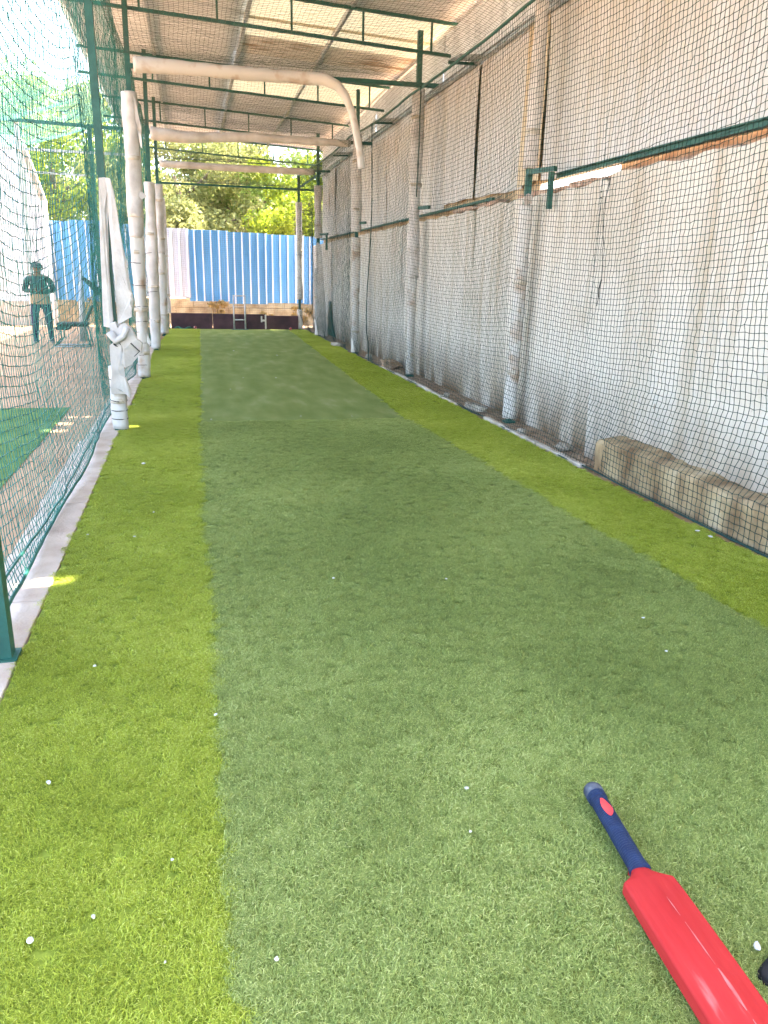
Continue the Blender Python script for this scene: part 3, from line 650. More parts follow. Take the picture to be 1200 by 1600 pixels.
# right net
Yg = np.arange(1.6, 22.05, 0.047); Zg = np.linspace(0, 1, 90)
YY, ZZ = np.meshgrid(Yg, Zg, indexing='ij')
posts_r = np.array([-0.2, 3.8, 7.77, 11.76, 15.4, 19.88, 22.2]); xp = np.array([3.24, 3.22, 3.20, 3.17, 3.04, 2.99, 2.86])
seg = np.clip(np.searchsorted(posts_r, YY)-1, 0, 5); ln = posts_r[seg+1]-posts_r[seg]; uu = (YY-posts_r[seg])/ln
bul = 4*uu*(1-uu)
topz = 3.96-0.05*bul
ledge = 1/(1+np.exp((YY-5.55)/0.10))
zc = 1-(1-ZZ)**1.0
Zw = zc*topz - 0.10*bul*np.sin(np.pi*ZZ)*(1-ledge*0.5) + 0.04*(vnoise(YY, ZZ*4, 1.6, 11)-.5)
Zw = np.maximum(Zw, 0.012+0.05*ZZ)
Xw = np.interp(YY, posts_r, xp) + 0.13*bul*np.sin(np.pi*np.clip(ZZ*1.05, 0, 1))**0.7 + 0.03*(vnoise(YY, ZZ*4, 1.3, 13)-.5)
low = np.clip(1-Zw/0.55, 0, 1)
Xw = Xw*(1-low*(1-ledge))+ (3.13+0.02*np.sin(YY*5))*low*(1-ledge)
hi = np.clip((Zw-0.30)/0.45, 0, 1); Xl = 3.135+0.155*hi**0.6+0.0*YY
bl_ = ledge*np.clip((1.5-Zw)/0.8, 0, 1); bl_ = bl_*bl_*(3-2*bl_)
Xw = Xw*(1-bl_)+Xl*bl_
Xw = np.minimum(Xw, np.where(YY < 6.2, 3.30, 3.43))
Yw = YY+0.035*(vnoise(YY, ZZ*4, 1.4, 14)-.5)+0.10*(ZZ-.5)*np.sin(YY*.5)+0.022*np.sin(ZZ*60)*0
PR = np.stack([Xw, Yw, Zw], 2)+rng.normal(0, .0025, (*YY.shape, 3))
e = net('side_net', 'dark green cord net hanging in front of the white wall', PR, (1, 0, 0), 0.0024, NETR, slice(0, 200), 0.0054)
for rr_, col in ((0.014, 'edge_rope'), ):
    MB().tube([(PR[i, -1, 0]-0.01, PR[i, -1, 1], PR[i, -1, 2]+0.012) for i in range(0, len(Yg), 6)], 0.016, 6).build(col, GREEN, e, smooth=True)
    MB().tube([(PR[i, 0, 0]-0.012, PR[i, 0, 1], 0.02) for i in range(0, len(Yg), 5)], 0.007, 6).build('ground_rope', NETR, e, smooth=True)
rope = [(3.06-0.02*math.sin(z*2), 13.75+0.10*math.sin(z*1.1+.5)-(0.12 if z < .4 else 0), z) for z in np.linspace(0.03, 3.9, 24)]
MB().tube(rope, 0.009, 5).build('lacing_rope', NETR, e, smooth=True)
rope = [(3.08, 10.95+0.05*math.sin(z*1.3), z) for z in np.linspace(2.55, 3.9, 10)]
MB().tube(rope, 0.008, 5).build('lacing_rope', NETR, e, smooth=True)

# ceiling net
Xg = np.linspace(0, 1, 80); Yg = np.arange(2.5, 22.2, C)
YY, UU = np.meshgrid(Yg, Xg, indexing='ij')
xr = np.interp(YY, posts_r, xp)-0.02; xl = -0.74
XX = xl+(xr-xl)*UU
bars = np.array([-.2, 3.8, 7.8, 11.7, 15.7, 19.8, 22.22]); zb = np.array([4.16, 4.16, 4.16, 4.17, 4.00, 3.95, 3.72])
seg = np.clip(np.searchsorted(bars, YY)-1, 0, 5); uu = (YY-bars[seg])/(bars[seg+1]-bars[seg])
ZZc = np.interp(YY, bars, zb)-0.13*4*uu*(1-uu)*(0.55+0.45*np.sin(np.pi*UU))-0.16*np.clip((UU-0.86)/0.14, 0, 1)**1.5+0.05*(vnoise(XX, YY, .8, 21)-.5)*np.abs(np.sin(np.pi*uu))
PC = np.stack([XX+0.04*(vnoise(XX, YY, .7, 22)-.5), YY+0.06*(vnoise(XX, YY, .9, 23)-.5), ZZc], 2)+rng.normal(0, .003, (*YY.shape, 3))
net('ceiling_net', 'fine cord net stretched overhead below the roof', PC, (0, 0, 1), 0.0019, NETC)

# left net
Yg = np.arange(1.8, 22.1, 0.052); Zg = np.linspace(0, 1, 76)
YY, ZZ = np.meshgrid(Yg, Zg, indexing='ij')
posts_l = np.array([-1.2, 3.03, 7.8, 11.7, 15.9, 19.8, 22.25])
seg = np.clip(np.searchsorted(posts_l, YY)-1, 0, 5); uu = (YY-posts_l[seg])/(posts_l[seg+1]-posts_l[seg]); bul = 4*uu*(1-uu)
zb_ = 0.03+0.035*np.abs(np.sin(YY*1.3))**2+0.02*vnoise(YY, YY*0, .5, 31)
Zw = zb_+(5.0-0.12*bul-zb_)*(ZZ**1.12) - 0.30*bul*np.sin(np.pi*ZZ**0.8) + 0.06*(vnoise(YY, ZZ*5, 1.1, 32)-.5)*np.clip(ZZ*6, 0, 1)
Zw = np.maximum(Zw, 0.016+0.03*ZZ)
Xw = -0.85-0.10*bul*np.sin(np.pi*np.clip(ZZ*1.4, 0, 1))+0.045*(vnoise(YY, ZZ*5, 1.2, 33)-.5)-0.02
low = np.clip(1-ZZ/0.05, 0, 1); Xw = Xw+0.06*low*np.sin(YY*2.3)*0.4
Yw = YY+0.03*(vnoise(YY, ZZ*5, 1.0, 34)-.5)
PL = np.stack([Xw, Yw, Zw], 2)+rng.normal(0, .0025, (*YY.shape, 3))
e = net('side_net', 'teal green cord net hanging along the left posts', PL, (1, 0, 0), 0.0023, NETL, slice(0, 130), 0.0050)
MB().tube([(PL[i, 0, 0], PL[i, 0, 1], PL[i, 0, 2]) for i in range(0, len(Yg), 3)], 0.010, 6).build('ground_rope', NETL, e, smooth=True)
MB().tube([(PL[i, 3, 0]+0.01, PL[i, 3, 1], PL[i, 3, 2]) for i in range(0, len(Yg), 4)], 0.007, 5).build('hem_rope', NETL, e, smooth=True)
# far end net
Xg = np.arange(-0.6, 2.96, 0.05); Zg = np.arange(0.02, 3.66, 0.05); XX, ZZ = np.meshgrid(Xg, Zg, indexing='ij')
PE = np.stack([XX+0.03*(vnoise(XX, ZZ, .5, 41)-.5), 22.32+0.12*(vnoise(XX, ZZ, .9, 42)-.5), ZZ-0.06*np.sin(np.pi*(XX+.6)/3.5)*np.sin(np.pi*ZZ/3.66)], 2)
net('end_net', 'faint cord net closing the far end of the lane', PE, (0, 1, 0), 0.0016, NETC)
# sloping net of the neighbouring lane
Yg = np.arange(6.0, 23.0, 0.055); Ug = np.linspace(0, 1, 70); YY, UU = np.meshgrid(Yg, Ug, indexing='ij')
PA = np.stack([-1.75-3.9*UU+0.05*(vnoise(UU*3, YY, .6, 51)-.5), YY+0.05*(vnoise(UU*3, YY, .7, 52)-.5), 5.2-0.9*UU-0.22*np.sin(np.pi*UU)+0.08*(vnoise(UU*3, YY, .8, 53)-.5)], 2)
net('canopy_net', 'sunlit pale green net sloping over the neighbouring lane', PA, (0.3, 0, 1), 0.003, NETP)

# ------------------------------------------------------------------ neighbouring lane frame
fr = empty('lane_frame', 'grey steel post and bars of the neighbouring lane', 'frame', None, (-3.56, 20.0, 0))
MB().bar((0, 0, -0.05), (0.02, 0, 4.7), 0.09, 0.09, up=(0, 1, 0)).build('post', STEEL, fr)
MB().bar((1.47, 0.3, -0.05), (1.5, 0.3, 4.6), 0.08, 0.08, up=(0, 1, 0)).build('post', GREEN, fr)
for x0, z0, x1, z1, th in ((-1.4, 4.60, 2.6, 4.52, 0.07), (-1.4, 4.0, 2.6, 4.0, 0.05), (0.04, 3.54, 1.4, 3.52, 0.04), (-1.4, 2.39, -0.05, 2.44, 0.04)):
    MB().bar((x0, -0.07, z0), (x1, -0.07, z1), th, th).build('bar', GREEN if th > .06 else STEEL, fr)

# ------------------------------------------------------------------ far end: board, wicket, balls, wall, fence
e = empty('end_board', 'low dark maroon board across the far end of the lane', 'board', None, (0, 22.12, 0))
for a, b_, h in ((-0.54, 0.55, .42), (0.56, 1.98, .41), (1.995, 2.90, .38)):
    MB().box(a, b_, -0.02, 0.02, 0.0, h).build('board_panel', MAROON, e, bevel=0.006)
m = MB(); m.box(1.86, 2.0, -0.032, -0.022, 0.22, 0.27); m.box(1.97, 2.01, -0.032, -0.022, 0.02, 0.40); m.box(1.86, 1.90, -0.034, -0.023, 0.20, 0.36)
m.build('white_splinter', FOAMD, e)
e = empty('wicket', 'silver metal practice wicket frame standing before the maroon board', 'wicket', None, (1.115, 21.8, 0.012))
for x in (0, 0.30): MB().tube([(x, 0, 0), (x, 0, 0.9)], 0.022, 10).build('upright', STEEL, e, smooth=True)
MB().tube([(-0.02, 0, 0.89), (0.32, 0, 0.89)], 0.018, 8).build('top_bar', STEEL, e, smooth=True)
MB().tube([(0, 0, 0.26), (0.30, 0, 0.26)], 0.016, 8).build('lower_bar', STEEL, e, smooth=True)
MB().tube([(0, 0, 0.60), (0.30, 0, 0.60)], 0.008, 8).build('middle_bar', STEEL, e, smooth=True)
MB().box(-0.08, 0.38, -0.06, 0.06, 0.0, 0.014).build('base', GREEN, e)
def ball(loc, label):
    bm = bmesh.new(); bmesh.ops.create_uvsphere(bm, u_segments=20, v_segments=12, radius=0.040); me = bpy.data.meshes.new('ball'); bm.to_mesh(me); bm.free()
    me.polygons.foreach_set('use_smooth', [True]*len(me.polygons)); me.materials.append(mat_noise('ball_leather', (0.30, 0.02, 0.02), (0.42, 0.04, 0.035), 30, 0.4, 0.1, 120))
    e = link(bpy.data.objects.new('ball', me)); e.location = loc; tag(e, label, 'ball', 'balls at the far end'); e.rotation_euler = (0.5, 0.4, 0.2)
    MB().tube([(math.cos(t)*0.040, math.sin(t)*0.040, 0) for t in np.linspace(0, 2*math.pi, 25)], 0.005, 5, cap=False).build('seam', WHITE, e, smooth=True)
ball((0.08, 21.75, 0.062), 'red ball with white seam left of the wicket'); ball((2.62, 21.6, 0.055), 'red ball with white seam near the right end of the board')
rg = MB(); g = random.Random(5)
for k in range(4): rg.tube([(-0.45+0.3*i/5+k*.05, 21.95+0.05*math.sin(i+k), 0.03+0.03*math.sin(i*1.3+k)) for i in range(6)], 0.02, 6)
tag(rg.build('net_scrap', NETL, smooth=True), 'bunched scrap of green net at the foot of the maroon board', 'net')

lw = empty('low_wall', 'low tan masonry wall under the blue fence', 'wall', None, (0, 24.6, 0))
g = random.Random(3)
for row in range(3):
    x = -12.0+(0.2 if row % 2 else 0)
    while x < 6:
        w_ = g.uniform(0.5, 0.9); z0 = -0.02+row*0.25
        MB().box(x, x+w_-0.012, -0.1+g.uniform(0, .02), 0.1, z0, z0+0.240).build('block', MUD, lw, bevel=0.012); x += w_
MB().box(-12, 6, -0.07, 0.09, -0.02, 0.72).build('mortar', SOIL, lw)

fence = empty('sheet_fence', 'blue ribbed metal fence with white ribs behind the lane', 'fence', None, (0, 24.45, 0))
def fsheet(x0, x1, zb, zt, mat, rib, dy):
    n = max(2, round((x1-x0)/0.055)); V = []; Fc = []
    nr = max(2, round((x1-x0)/0.235)); p = (x1-x0)/nr
    xs = []
    for k in range(nr):
        o = x0+k*p; xs += [(o, 0), (o+p*0.66, 0), (o+p*0.74, -0.03), (o+p*0.92, -0.03)]
    xs.append((x1, 0))
    m = MB()
    for x, d in xs: m.v += [(x, dy+d, zb), (x, dy+d, zt)]
    for i in range(len(xs)-1): m.f.append((2*i, 2*i+2, 2*i+3, 2*i+1))
    s = m.build('fence_sheet', mat, fence)
    so = s.modifiers.new('thickness', 'SOLIDIFY'); so.thickness = 0.004; so.offset = 1
    if rib:
        for k in range(nr):
            o = x0+k*p; MB().box(o+p*0.75, o+p*0.91, dy-0.0385, dy-0.0335, zb+0.004, zt-0.004).build('rib', rib, s)
FS = [(-12.0, -10.9, .62, 2.75, BLUE), (-10.9, -9.8, .66, 2.8, BLUE), (-9.8, -8.7, .62, 2.74, BLUE), (-8.7, -7.6, .66, 2.8, BLUE), (-7.6, -6.5, .62, 2.75, BLUE), (-6.5, -5.4, .66, 2.8, BLUE), (-5.4, -4.3, .62, 2.74, BLUE),
      (-4.3, -3.2, .64, 2.76, BLUE), (-3.2, -2.1, .60, 2.80, BLUE), (-2.1, -1.3, .66, 2.74, BLUE), (-1.3, -0.02, .76, 2.68, PALE), (-0.02, 1.12, .66, 2.66, BLUE), (1.12, 2.24, .60, 2.63, BLUE), (2.24, 3.36, .64, 2.60, BLUE), (3.36, 4.48, .62, 2.58, BLUE), (4.48, 5.6, .62, 2.58, BLUE)]
for k, (a, b_, zb2, zt, mt) in enumerate(FS): fsheet(a, b_+0.03, zb2, zt, mt, RIBW, 0.02*(k % 2)-0.16)
for z in (1.0, 2.3): MB().bar((-12, 0.06, z), (5.6, 0.06, z), 0.05, 0.05).build('fence_rail', STEEL, fence)

# torn dark patch on the wall near the far end
def patch():
    out = [(3.46, 19.9+0.25*0, 0.80)]
    pts = [(20.15, .85), (19.85, .86), (19.8, .6), (19.72, .35), (19.35, .12), (19.25, .02), (20.25, .02), (20.35, .12), (20.15, .3), (20.28, .45), (20.12, .62)]
    m = MB(); n = len(pts); m.v = [(0, y-19.9, z) for y, z in pts]+[(0.02, y-19.9, z) for y, z in pts]
    m.f = [tuple(range(n)), tuple(reversed(range(n, 2*n)))]+[(i, (i+1) % n, n+(i+1) % n, n+i) for i in range(n)]
    o = m.build('torn_patch', GREEN); o.location = (3.425, 19.9, 0); tag(o, 'dark green torn patch at the wall foot near the far end', 'patch')
patch()

# white building on the left
bd = empty('white_building', 'white plastered building beyond the neighbouring lane', 'building', None, (0, 23.4, 0))
m = MB(); prof = [(-11, -0.05), (-3.72, -0.05), (-3.72, 3.25), (-4.15, 4.75), (-11, 4.75)]
m.v = [(x, 0, z) for x, z in prof]+[(x, 0.9, z) for x, z in prof]; n = 5
m.f = [(0,1,2,3,4), (9,8,7,6,5)]+[(i, n+i, n+(i+1) % n, (i+1) % n) for i in range(n)]
m.build('wall', WHITEW, bd); MB().box(-11, -3.70, -0.03, -0.003, -0.05, 0.62).build('plinth', CONC, bd)
MB().bar((-3.68, -0.06, 3.2), (-4.16, -0.06, 4.85), 0.12, 0.05, up=(0, 1, 0)).build('verge', CONC, bd)
MB().tube([(-4.25, -0.04, 0.0), (-4.25, -0.04, 4.7)], 0.035, 8).build('drain_pipe', PALE, bd, smooth=True)
MB().box(-5.9, -4.9, -0.05, -0.004, 1.0, 2.2).build('window', STEEL, bd)

# ------------------------------------------------------------------ bat, shoe, crumbs
AX = Vector((1.054-1.095, 1.385-1.735, 0)); 
bat = empty('cricket_bat', 'red plastic cricket bat with navy grip lying on the turf', 'bat', None, (1.052, 1.386, 0.051))
bat.rotation_euler = (math.radians(0.8), 0, math.radians(-3.2))
# local: +Y towards the handle, -Y towards the toe; blade back faces up with a ridge
secs = [(0.036, 0.0225, 0.034, 0.036), (0.022, 0.0245, 0.036, 0.038), (0.010, 0.031, 0.038, 0.040), (0.000, 0.040, 0.040, 0.042), (-0.012, 0.058, 0.042, 0.044), (-0.020, 0.0695, 0.043, 0.046), (-0.06, 0.071, 0.044, 0.049), (-0.18, 0.072, 0.046, 0.056), (-0.32, 0.0725, 0.047, 0.061), (-0.46, 0.0725, 0.047, 0.060), (-0.53, 0.071, 0.044, 0.052), (-0.555, 0.062, 0.038, 0.042), (-0.562, 0.046, 0.03, 0.034)]
m = MB(); NS = 12
for y, hw, et, rt in secs:
    zb2 = -0.024; c = 0.007
    m.v += [(-hw+c, y, zb2), (-hw, y, zb2+c), (-hw, y, zb2+et-c), (-hw+c*0.6, y, zb2+et-c*0.25), (-hw*0.55, y, zb2+et+(rt-et)*0.30), (-0.008, y, zb2+rt), (0.008, y, zb2+rt), (hw*0.55, y, zb2+et+(rt-et)*0.30), (hw-c*0.6, y, zb2+et-c*0.25), (hw, y, zb2+et-c), (hw, y, zb2+c), (hw-c, y, zb2)]
for i in range(len(secs)-1):
    for k in range(NS): a = i*NS+k; b_ = i*NS+(k+1) % NS; m.f.append((a, b_, b_+NS, a+NS))
m.f += [tuple(range(NS)), tuple(reversed(range((len(secs)-1)*NS, len(secs)*NS)))]
REDS = mat_noise('scuffed_red_plastic', (0.36, 0.020, 0.021), (0.41, 0.028, 0.028), 14, 0.66, 0.08, 60, c2=(0.50, 0.13, 0.12), p=(0.35, 0.63), stretch=(2.2, 0.35, 3.0), spec=0.15)
bl = m.build('blade', REDS, bat, smooth=True)
es = bl.modifiers.new('b', 'BEVEL'); es.width = 0.0025; es.segments = 2; es.limit_method = 'ANGLE'; es.angle_limit = 0.5
sb = bl.modifiers.new('wn', 'WEIGHTED_NORMAL'); sb.keep_sharp = True
ribs = MB()
pts = []; rad = []
for i in range(150):
    y = 0.022+0.30*i/149; ex = (0.05 if i < 8 else 0)
    pts.append((0.055*y, y, 0.0)); rad.append(0.0245+0.0012*math.sin(i*1.6)+(0.004*(1-i/14) if i < 14 else 0)+(0.003 if i > 138 else 0))
MB().tube(pts, rad, 18).build('grip', GRIP, bat, smooth=True)
MB().tube([(0.0175, 0.318, 0), (0.0177, 0.322, 0), (0.019, 0.345, 0), (0.0195, 0.356, 0), (0.02, 0.360, 0)], [0.026, 0.0290, 0.0285, 0.022, 0.008], 18).build('grip_cap', GRIPC, bat, smooth=True)
# red hexagonal mark on the grip
mk = MB(); hx = [(-0.8, -0.030), (0.05, -0.036), (0.55, -0.012), (0.55, 0.006), (0.1, 0.022), (-0.6, 0.020)]
N2 = 8
for u_, dy in ((0, 0),): pass
rows = 9
for i in range(rows+1):
    t = i/rows; yv = -0.032+0.058*t; wl_ = [-0.50, -0.62, -0.68, -0.72, -0.74, -0.74, -0.70, -0.62, -0.5, -0.36][i]; wr_ = [-0.34, -0.05, 0.16, 0.28, 0.32, 0.30, 0.22, 0.12, 0.0, -0.16][i]
    for k in range(5):
        a = math.pi/2-(wl_+(wr_-wl_)*k/4)-0.15; mk.v.append((0.0135+math.cos(a)*0.0268, 0.245+yv*1.25, math.sin(a)*0.0268))
for i in range(rows):
    for k in range(4): a = i*5+k; mk.f.append((a, a+1, a+6, a+5))
o = mk.build('red_mark', REDM, bat, smooth=True)
# scuffs and painted highlight streaks along the blade ridge
sc_ = mat_noise('highlight_scuff', (0.46, 0.045, 0.045), (0.52, 0.20, 0.19), 60, 0.6, stretch=(1, 0.25, 1))
rs = MB(); zr = lambda y: float(np.interp(-y, [-q[0] for q in secs], [q[3] for q in secs]))-0.024+0.0012
for (ya, yb, w_) in ((-0.09, -0.15, 0.0012), (-0.17, -0.29, 0.0016), (-0.30, -0.40, 0.0045), (-0.42, -0.47, 0.003)):
    n_ = 6
    for i in range(n_):
        y0_ = ya+(yb-ya)*i/n_; y1_ = ya+(yb-ya)*(i+1)/n_; q = lambda t: w_*math.sin(math.pi*min(max(t, .08), .92))
        rs.add([(0.006-q(i/n_), y0_, zr(y0_)), (0.006+q(i/n_), y0_, zr(y0_)), (0.006+q((i+1)/n_), y1_, zr(y1_)), (0.006-q((i+1)/n_), y1_, zr(y1_))], [(0, 1, 2, 3)])
rs.build('ridge_highlight_scuff', sc_, bl)

# shoe whose toe comes into the frame from the right
sh = empty('black_shoe', 'toe of a black shoe at the right edge beside the bat', 'shoe', None, (1.165, 1.085, 0.010))
sh.rotation_euler = (0, 0, math.radians(10))
V = []; Fc = []; NS = 16
prof = [(0.0, 0.007, 0.010), (0.010, 0.018, 0.020), (0.03, 0.026, 0.028), (0.07, 0.036, 0.040), (0.12, 0.046, 0.062), (0.17, 0.040, 0.082), (0.22, 0.036, 0.095), (0.26, 0.036, 0.098), (0.285, 0.026, 0.09)]
m = MB()
for x, w_, h in prof:
    for k in range(NS):
        t = 2*math.pi*k/NS; c, s = math.cos(t), math.sin(t)
        m.v.append((x, w_*math.copysign(abs(c)**0.7, c), h*0.5+h*0.5*math.copysign(abs(s)**0.7, s)+0.006))
for i in range(len(prof)-1):
    for k in range(NS): a = i*NS+k; b_ = i*NS+(k+1) % NS; m.f.append((a, b_, b_+NS, a+NS))
m.f += [tuple(reversed(range(NS))), tuple((len(prof)-1)*NS+k for k in range(NS))]
m.build('upper', BLACK, sh, smooth=True)
m = MB()
for z in (0.0, 0.014):
    for x, w_, h in prof: m.v.append((x-0.002, -w_-0.003, z))
    for x, w_, h in reversed(prof): m.v.append((x-0.002, w_+0.003, z))
n = len(prof)*2; m.f = [tuple(reversed(range(n))), tuple(range(n, 2*n))]+[(i, (i+1) % n, n+(i+1) % n, n+i) for i in range(n)]
m.build('sole', BLACK, sh)
for k in range(3): MB().tube([(0.10+k*.03, -0.03, 0.058+k*.012), (0.10+k*.03, 0, 0.070+k*.012), (0.10+k*.03, 0.03, 0.058+k*.012)], 0.003, 6).build('lace', BLACK, sh)

CR = [(76,1222,7,'largest white crumb on the left turf strip'), (269,1343,4.5,'white crumb on the left strip near the colour seam'), (146,1432,5,'upright white crumb low on the left strip'), (47,1469,7,'white crumb nearest the lower left corner'),
      (432,1498,5,'white crumb at the bottom of the middle strip'), (258,1503,3,'tiny white crumb at the bottom of the left strip'), (729,1231,5,'white crumb left of the bat handle'), (735,1299,4,'white crumb left of the bat handle, the nearer one'), (1183,1478,9,'white flake lying against the black shoe'),
      (1005,965,4,'white crumb near the right colour seam, farther one'), (1041,1017,4,'white crumb near the right colour seam, nearer one'), (521,903,3,'tiny white crumb mid lane, left one of two level with the near post'), (337,1116,4,'white crumb on the left colour seam'), (697,904,3,'tiny white crumb mid lane, right one of two level with the near post'), (224,724,5,'white crumb on the left strip near the torn post'), (210,838,4,'small crumb on the left strip beyond the nearest post'), (137,835,3,'small crumb by the concrete edging beyond the nearest post'),
      (148,1040,5,'white crumb on the left strip near the nearest post'), (433,555,3,'tiny crumb farthest right on the smooth matting'), (365,548,3,'tiny crumb farthest left on the smooth matting'), (380,590,2.5,'tiny crumb midway on the smooth matting, left of centre'), (1090,829,5,'white chip at the wall side turf edge, left one of a pair'), (1110,838,5,'white chip at the wall side turf edge, right one of a pair'), (550,567,2.5,'tiny crumb beside the right seam of the far matting'), (360,608,3,'tiny crumb near the left seam of the smooth matting'), (431,590,3,'tiny crumb at the middle of the smooth matting'), (470,650,3,'tiny crumb just beyond the fold between pile turf and matting, centre'), (330,655,3,'tiny crumb at the left end of the fold between pile turf and matting'), (240,800,3,'tiny crumb near the colour seam beyond the torn post'), (550,650,2.5,'tiny crumb on the fold between pile turf and matting, right of centre')]
for k, (px, py, sz, lab) in enumerate(CR):
    far = py < 662 and px > 312
    p = gnd(px, py, 0.014 if far else 0.030); dist = math.hypot(p.x, p.y, 1.5); s = sz*dist/1200*(0.40 if far else 0.52)
    rock('foam_crumb', (p.x, p.y, p.z), (s*random.uniform(.7, 1.2), s*random.uniform(.7, 1.5), max(0.002, s*random.uniform(.2, .45))), WHITE, lab or 'tiny white crumb scattered on the turf', 'crumb', 'white crumbs on the turf', 100+k)

# ------------------------------------------------------------------ person and chair in the neighbouring lane
def skin_mesh(name, joints, edges, mat, parent, sub=2):
    bm = bmesh.new(); lay = bm.verts.layers.skin.verify(); vs_ = []
    for i, (p, r) in enumerate(joints):
        v = bm.verts.new(p); v[lay].radius = (r, r) if not hasattr(r, '__len__') else r; v[lay].use_root = (i == 0); vs_.append(v)
    for a, b_ in edges: bm.edges.new((vs_[a], vs_[b_]))
    me = bpy.data.meshes.new(name); bm.to_mesh(me); bm.free(); me.materials.append(mat)
    o = link(bpy.data.objects.new(name, me), parent); o.modifiers.new('skin', 'SKIN').use_smooth_shade = True
    s = o.modifiers.new('sub', 'SUBSURF'); s.levels = sub; s.render_levels = sub; return o
def band_mat(name, stops):
    m, n, l, b = nt(name); tc = n.new('ShaderNodeTexCoord'); sp = n.new('ShaderNodeSeparateXYZ'); l.new(tc.outputs['Object'], sp.inputs[0])
    mr = n.new('ShaderNodeMath'); mr.operation = 'DIVIDE'; mr.inputs[1].default_value = 1.7; l.new(sp.outputs['Z'], mr.inputs[0])
    r = ramp(n, [(z/1.7, c) for z, c in stops]); r.color_ramp.interpolation = 'CONSTANT'
    l.new(mr.outputs[0], r.inputs[0]); l.new(r.outputs[0], b.inputs['Base Color']); b.inputs['Roughness'].default_value = 0.85; return m
NAVY = (0.012, 0.018, 0.04); KHAKI = (0.30, 0.21, 0.12); DARK = (0.018, 0.028, 0.032); SKIN = (0.16, 0.085, 0.05)
BODY = band_mat('clothing', [(0.0, (0.2, 0.18, 0.17)), (0.07, NAVY), (0.80, KHAKI), (1.00, DARK), (1.345, SKIN)])
SKINM = mat_noise('skin', (0.14, 0.075, 0.045), (0.18, 0.10, 0.06), 10, 0.6)
person = empty('person', 'person in dark top over khaki layer and navy trousers standing beyond the left net', 'person', None, (-2.98, 17.4, -0.012))
person.rotation_euler = (0, 0, 0.12); person.scale = (1.16, 1.1, 1.0)
J = [((0, 0, 0.86), (0.15, 0.10)), ((0, 0, 1.02), (0.155, 0.105)), ((0, -0.01, 1.20), (0.165, 0.105)), ((0, 0, 1.32), (0.11, 0.085)), ((0, -0.01, 1.385), 0.052), ((0, -0.025, 1.45), 0.058), ((0, -0.03, 1.52), (0.082, 0.092)), ((0, -0.025, 1.585), (0.07, 0.08)),
     ((-0.175, 0, 1.29), 0.062), ((-0.235, 0.0, 1.06), 0.050), ((-0.07, -0.20, 1.08), 0.036), ((0.175, 0, 1.29), 0.062), ((0.235, 0.0, 1.06), 0.050), ((0.07, -0.20, 1.08), 0.036),
     ((-0.095, 0, 0.80), 0.088), ((-0.115, -0.01, 0.46), 0.064), ((-0.13, 0.01, 0.08), 0.044), ((-0.15, -0.14, 0.045), 0.038),
     ((0.095, 0, 0.80), 0.088), ((0.115, -0.01, 0.46), 0.064), ((0.13, 0.01, 0.08), 0.044), ((0.15, -0.14, 0.045), 0.038)]
E_ = [(0,1),(1,2),(2,3),(3,4),(4,5),(5,6),(6,7),(3,8),(8,9),(9,10),(3,11),(11,12),(12,13),(0,14),(14,15),(15,16),(16,17),(0,18),(18,19),(19,20),(20,21)]
skin_mesh('body', J, E_, BODY, person)
for s in (-1, 1):
    jj = [((s*0.07, -0.20, 1.08), 0.034), ((s*0.035, -0.225, 1.095), 0.030)]; ed = [(0, 1)]
    for k in range(4):
        b0 = len(jj); jj += [((s*0.015, -0.235+0.004*k, 1.125-0.02*k), 0.009), ((s*(-0.012-0.003*k), -0.25, 1.128-0.02*k), 0.008), ((s*(-0.03), -0.242, 1.12-0.019*k), 0.007)]; ed += [(1, b0), (b0, b0+1), (b0+1, b0+2)]
    b0 = len(jj); jj += [((s*0.03, -0.23, 1.13), 0.010), ((s*0.012, -0.238, 1.155), 0.008)]; ed += [(1, b0), (b0, b0+1)]
    skin_mesh('hand', jj, ed, SKINM, person, 1)
HAIR = mat_noise('cap_cloth', (0.02, 0.026, 0.03), (0.035, 0.042, 0.045), 12, 0.8)
m = MB(); rings = 7
for i in range(rings+1):
    a = i/rings*math.pi/2
    for k in range(16): t = 2*math.pi*k/16; m.v.append((0.092*math.cos(a)*math.cos(t), -0.028+0.104*math.cos(a)*math.sin(t), 1.535+0.085*math.sin(a)))
for i in range(rings):
    for k in range(16): m.f.append((i*16+k, i*16+(k+1) % 16, (i+1)*16+(k+1) % 16, (i+1)*16+k))
capo = m.build('cap', HAIR, person, smooth=True)
m = MB(); n = 9
for z in (1.53, 1.54):
    for i in range(n): t = math.pi+math.pi*i/(n-1); m.v.append((0.088*math.cos(t), -0.03+0.10*math.sin(t), z))
    for i in range(n): t = math.pi+math.pi*i/(n-1); m.v.append((0.085*math.cos(t), -0.04+0.165*math.sin(t), z-0.018))
for i in range(n-1): m.f += [(i, i+1, n+i+1, n+i), (2*n+i, 3*n+i, 3*n+i+1, 2*n+i+1), (n+i, n+i+1, 3*n+i+1, 3*n+i)]
m.build('cap_brim', HAIR, capo, smooth=True)
for s in (-1, 1):
    rock_o = MB().tube([(s*0.082, -0.02, 1.47), (s*0.094, -0.012, 1.50), (s*0.084, -0.02, 1.53)], 0.014, 6).build('ear', SKINM, person, smooth=True)
    MB().tube([(s*0.03, -0.112, 1.505), (s*0.03, -0.118, 1.505)], 0.010, 8).build('eye', TIE, person)
MB().tube([(0, -0.108, 1.515), (0, -0.135, 1.475), (0, -0.105, 1.465)], [0.008, 0.014, 0.006], 6).build('nose', SKINM, person, smooth=True)
MB().bar((-0.025, -0.108, 1.44), (0.025, -0.108, 1.44), 0.008, 0.006).build('mouth', TIE, person)
MB().box(-0.035, 0.035, -0.262, -0.252, 1.07, 1.19).build('phone', BLACK, person)

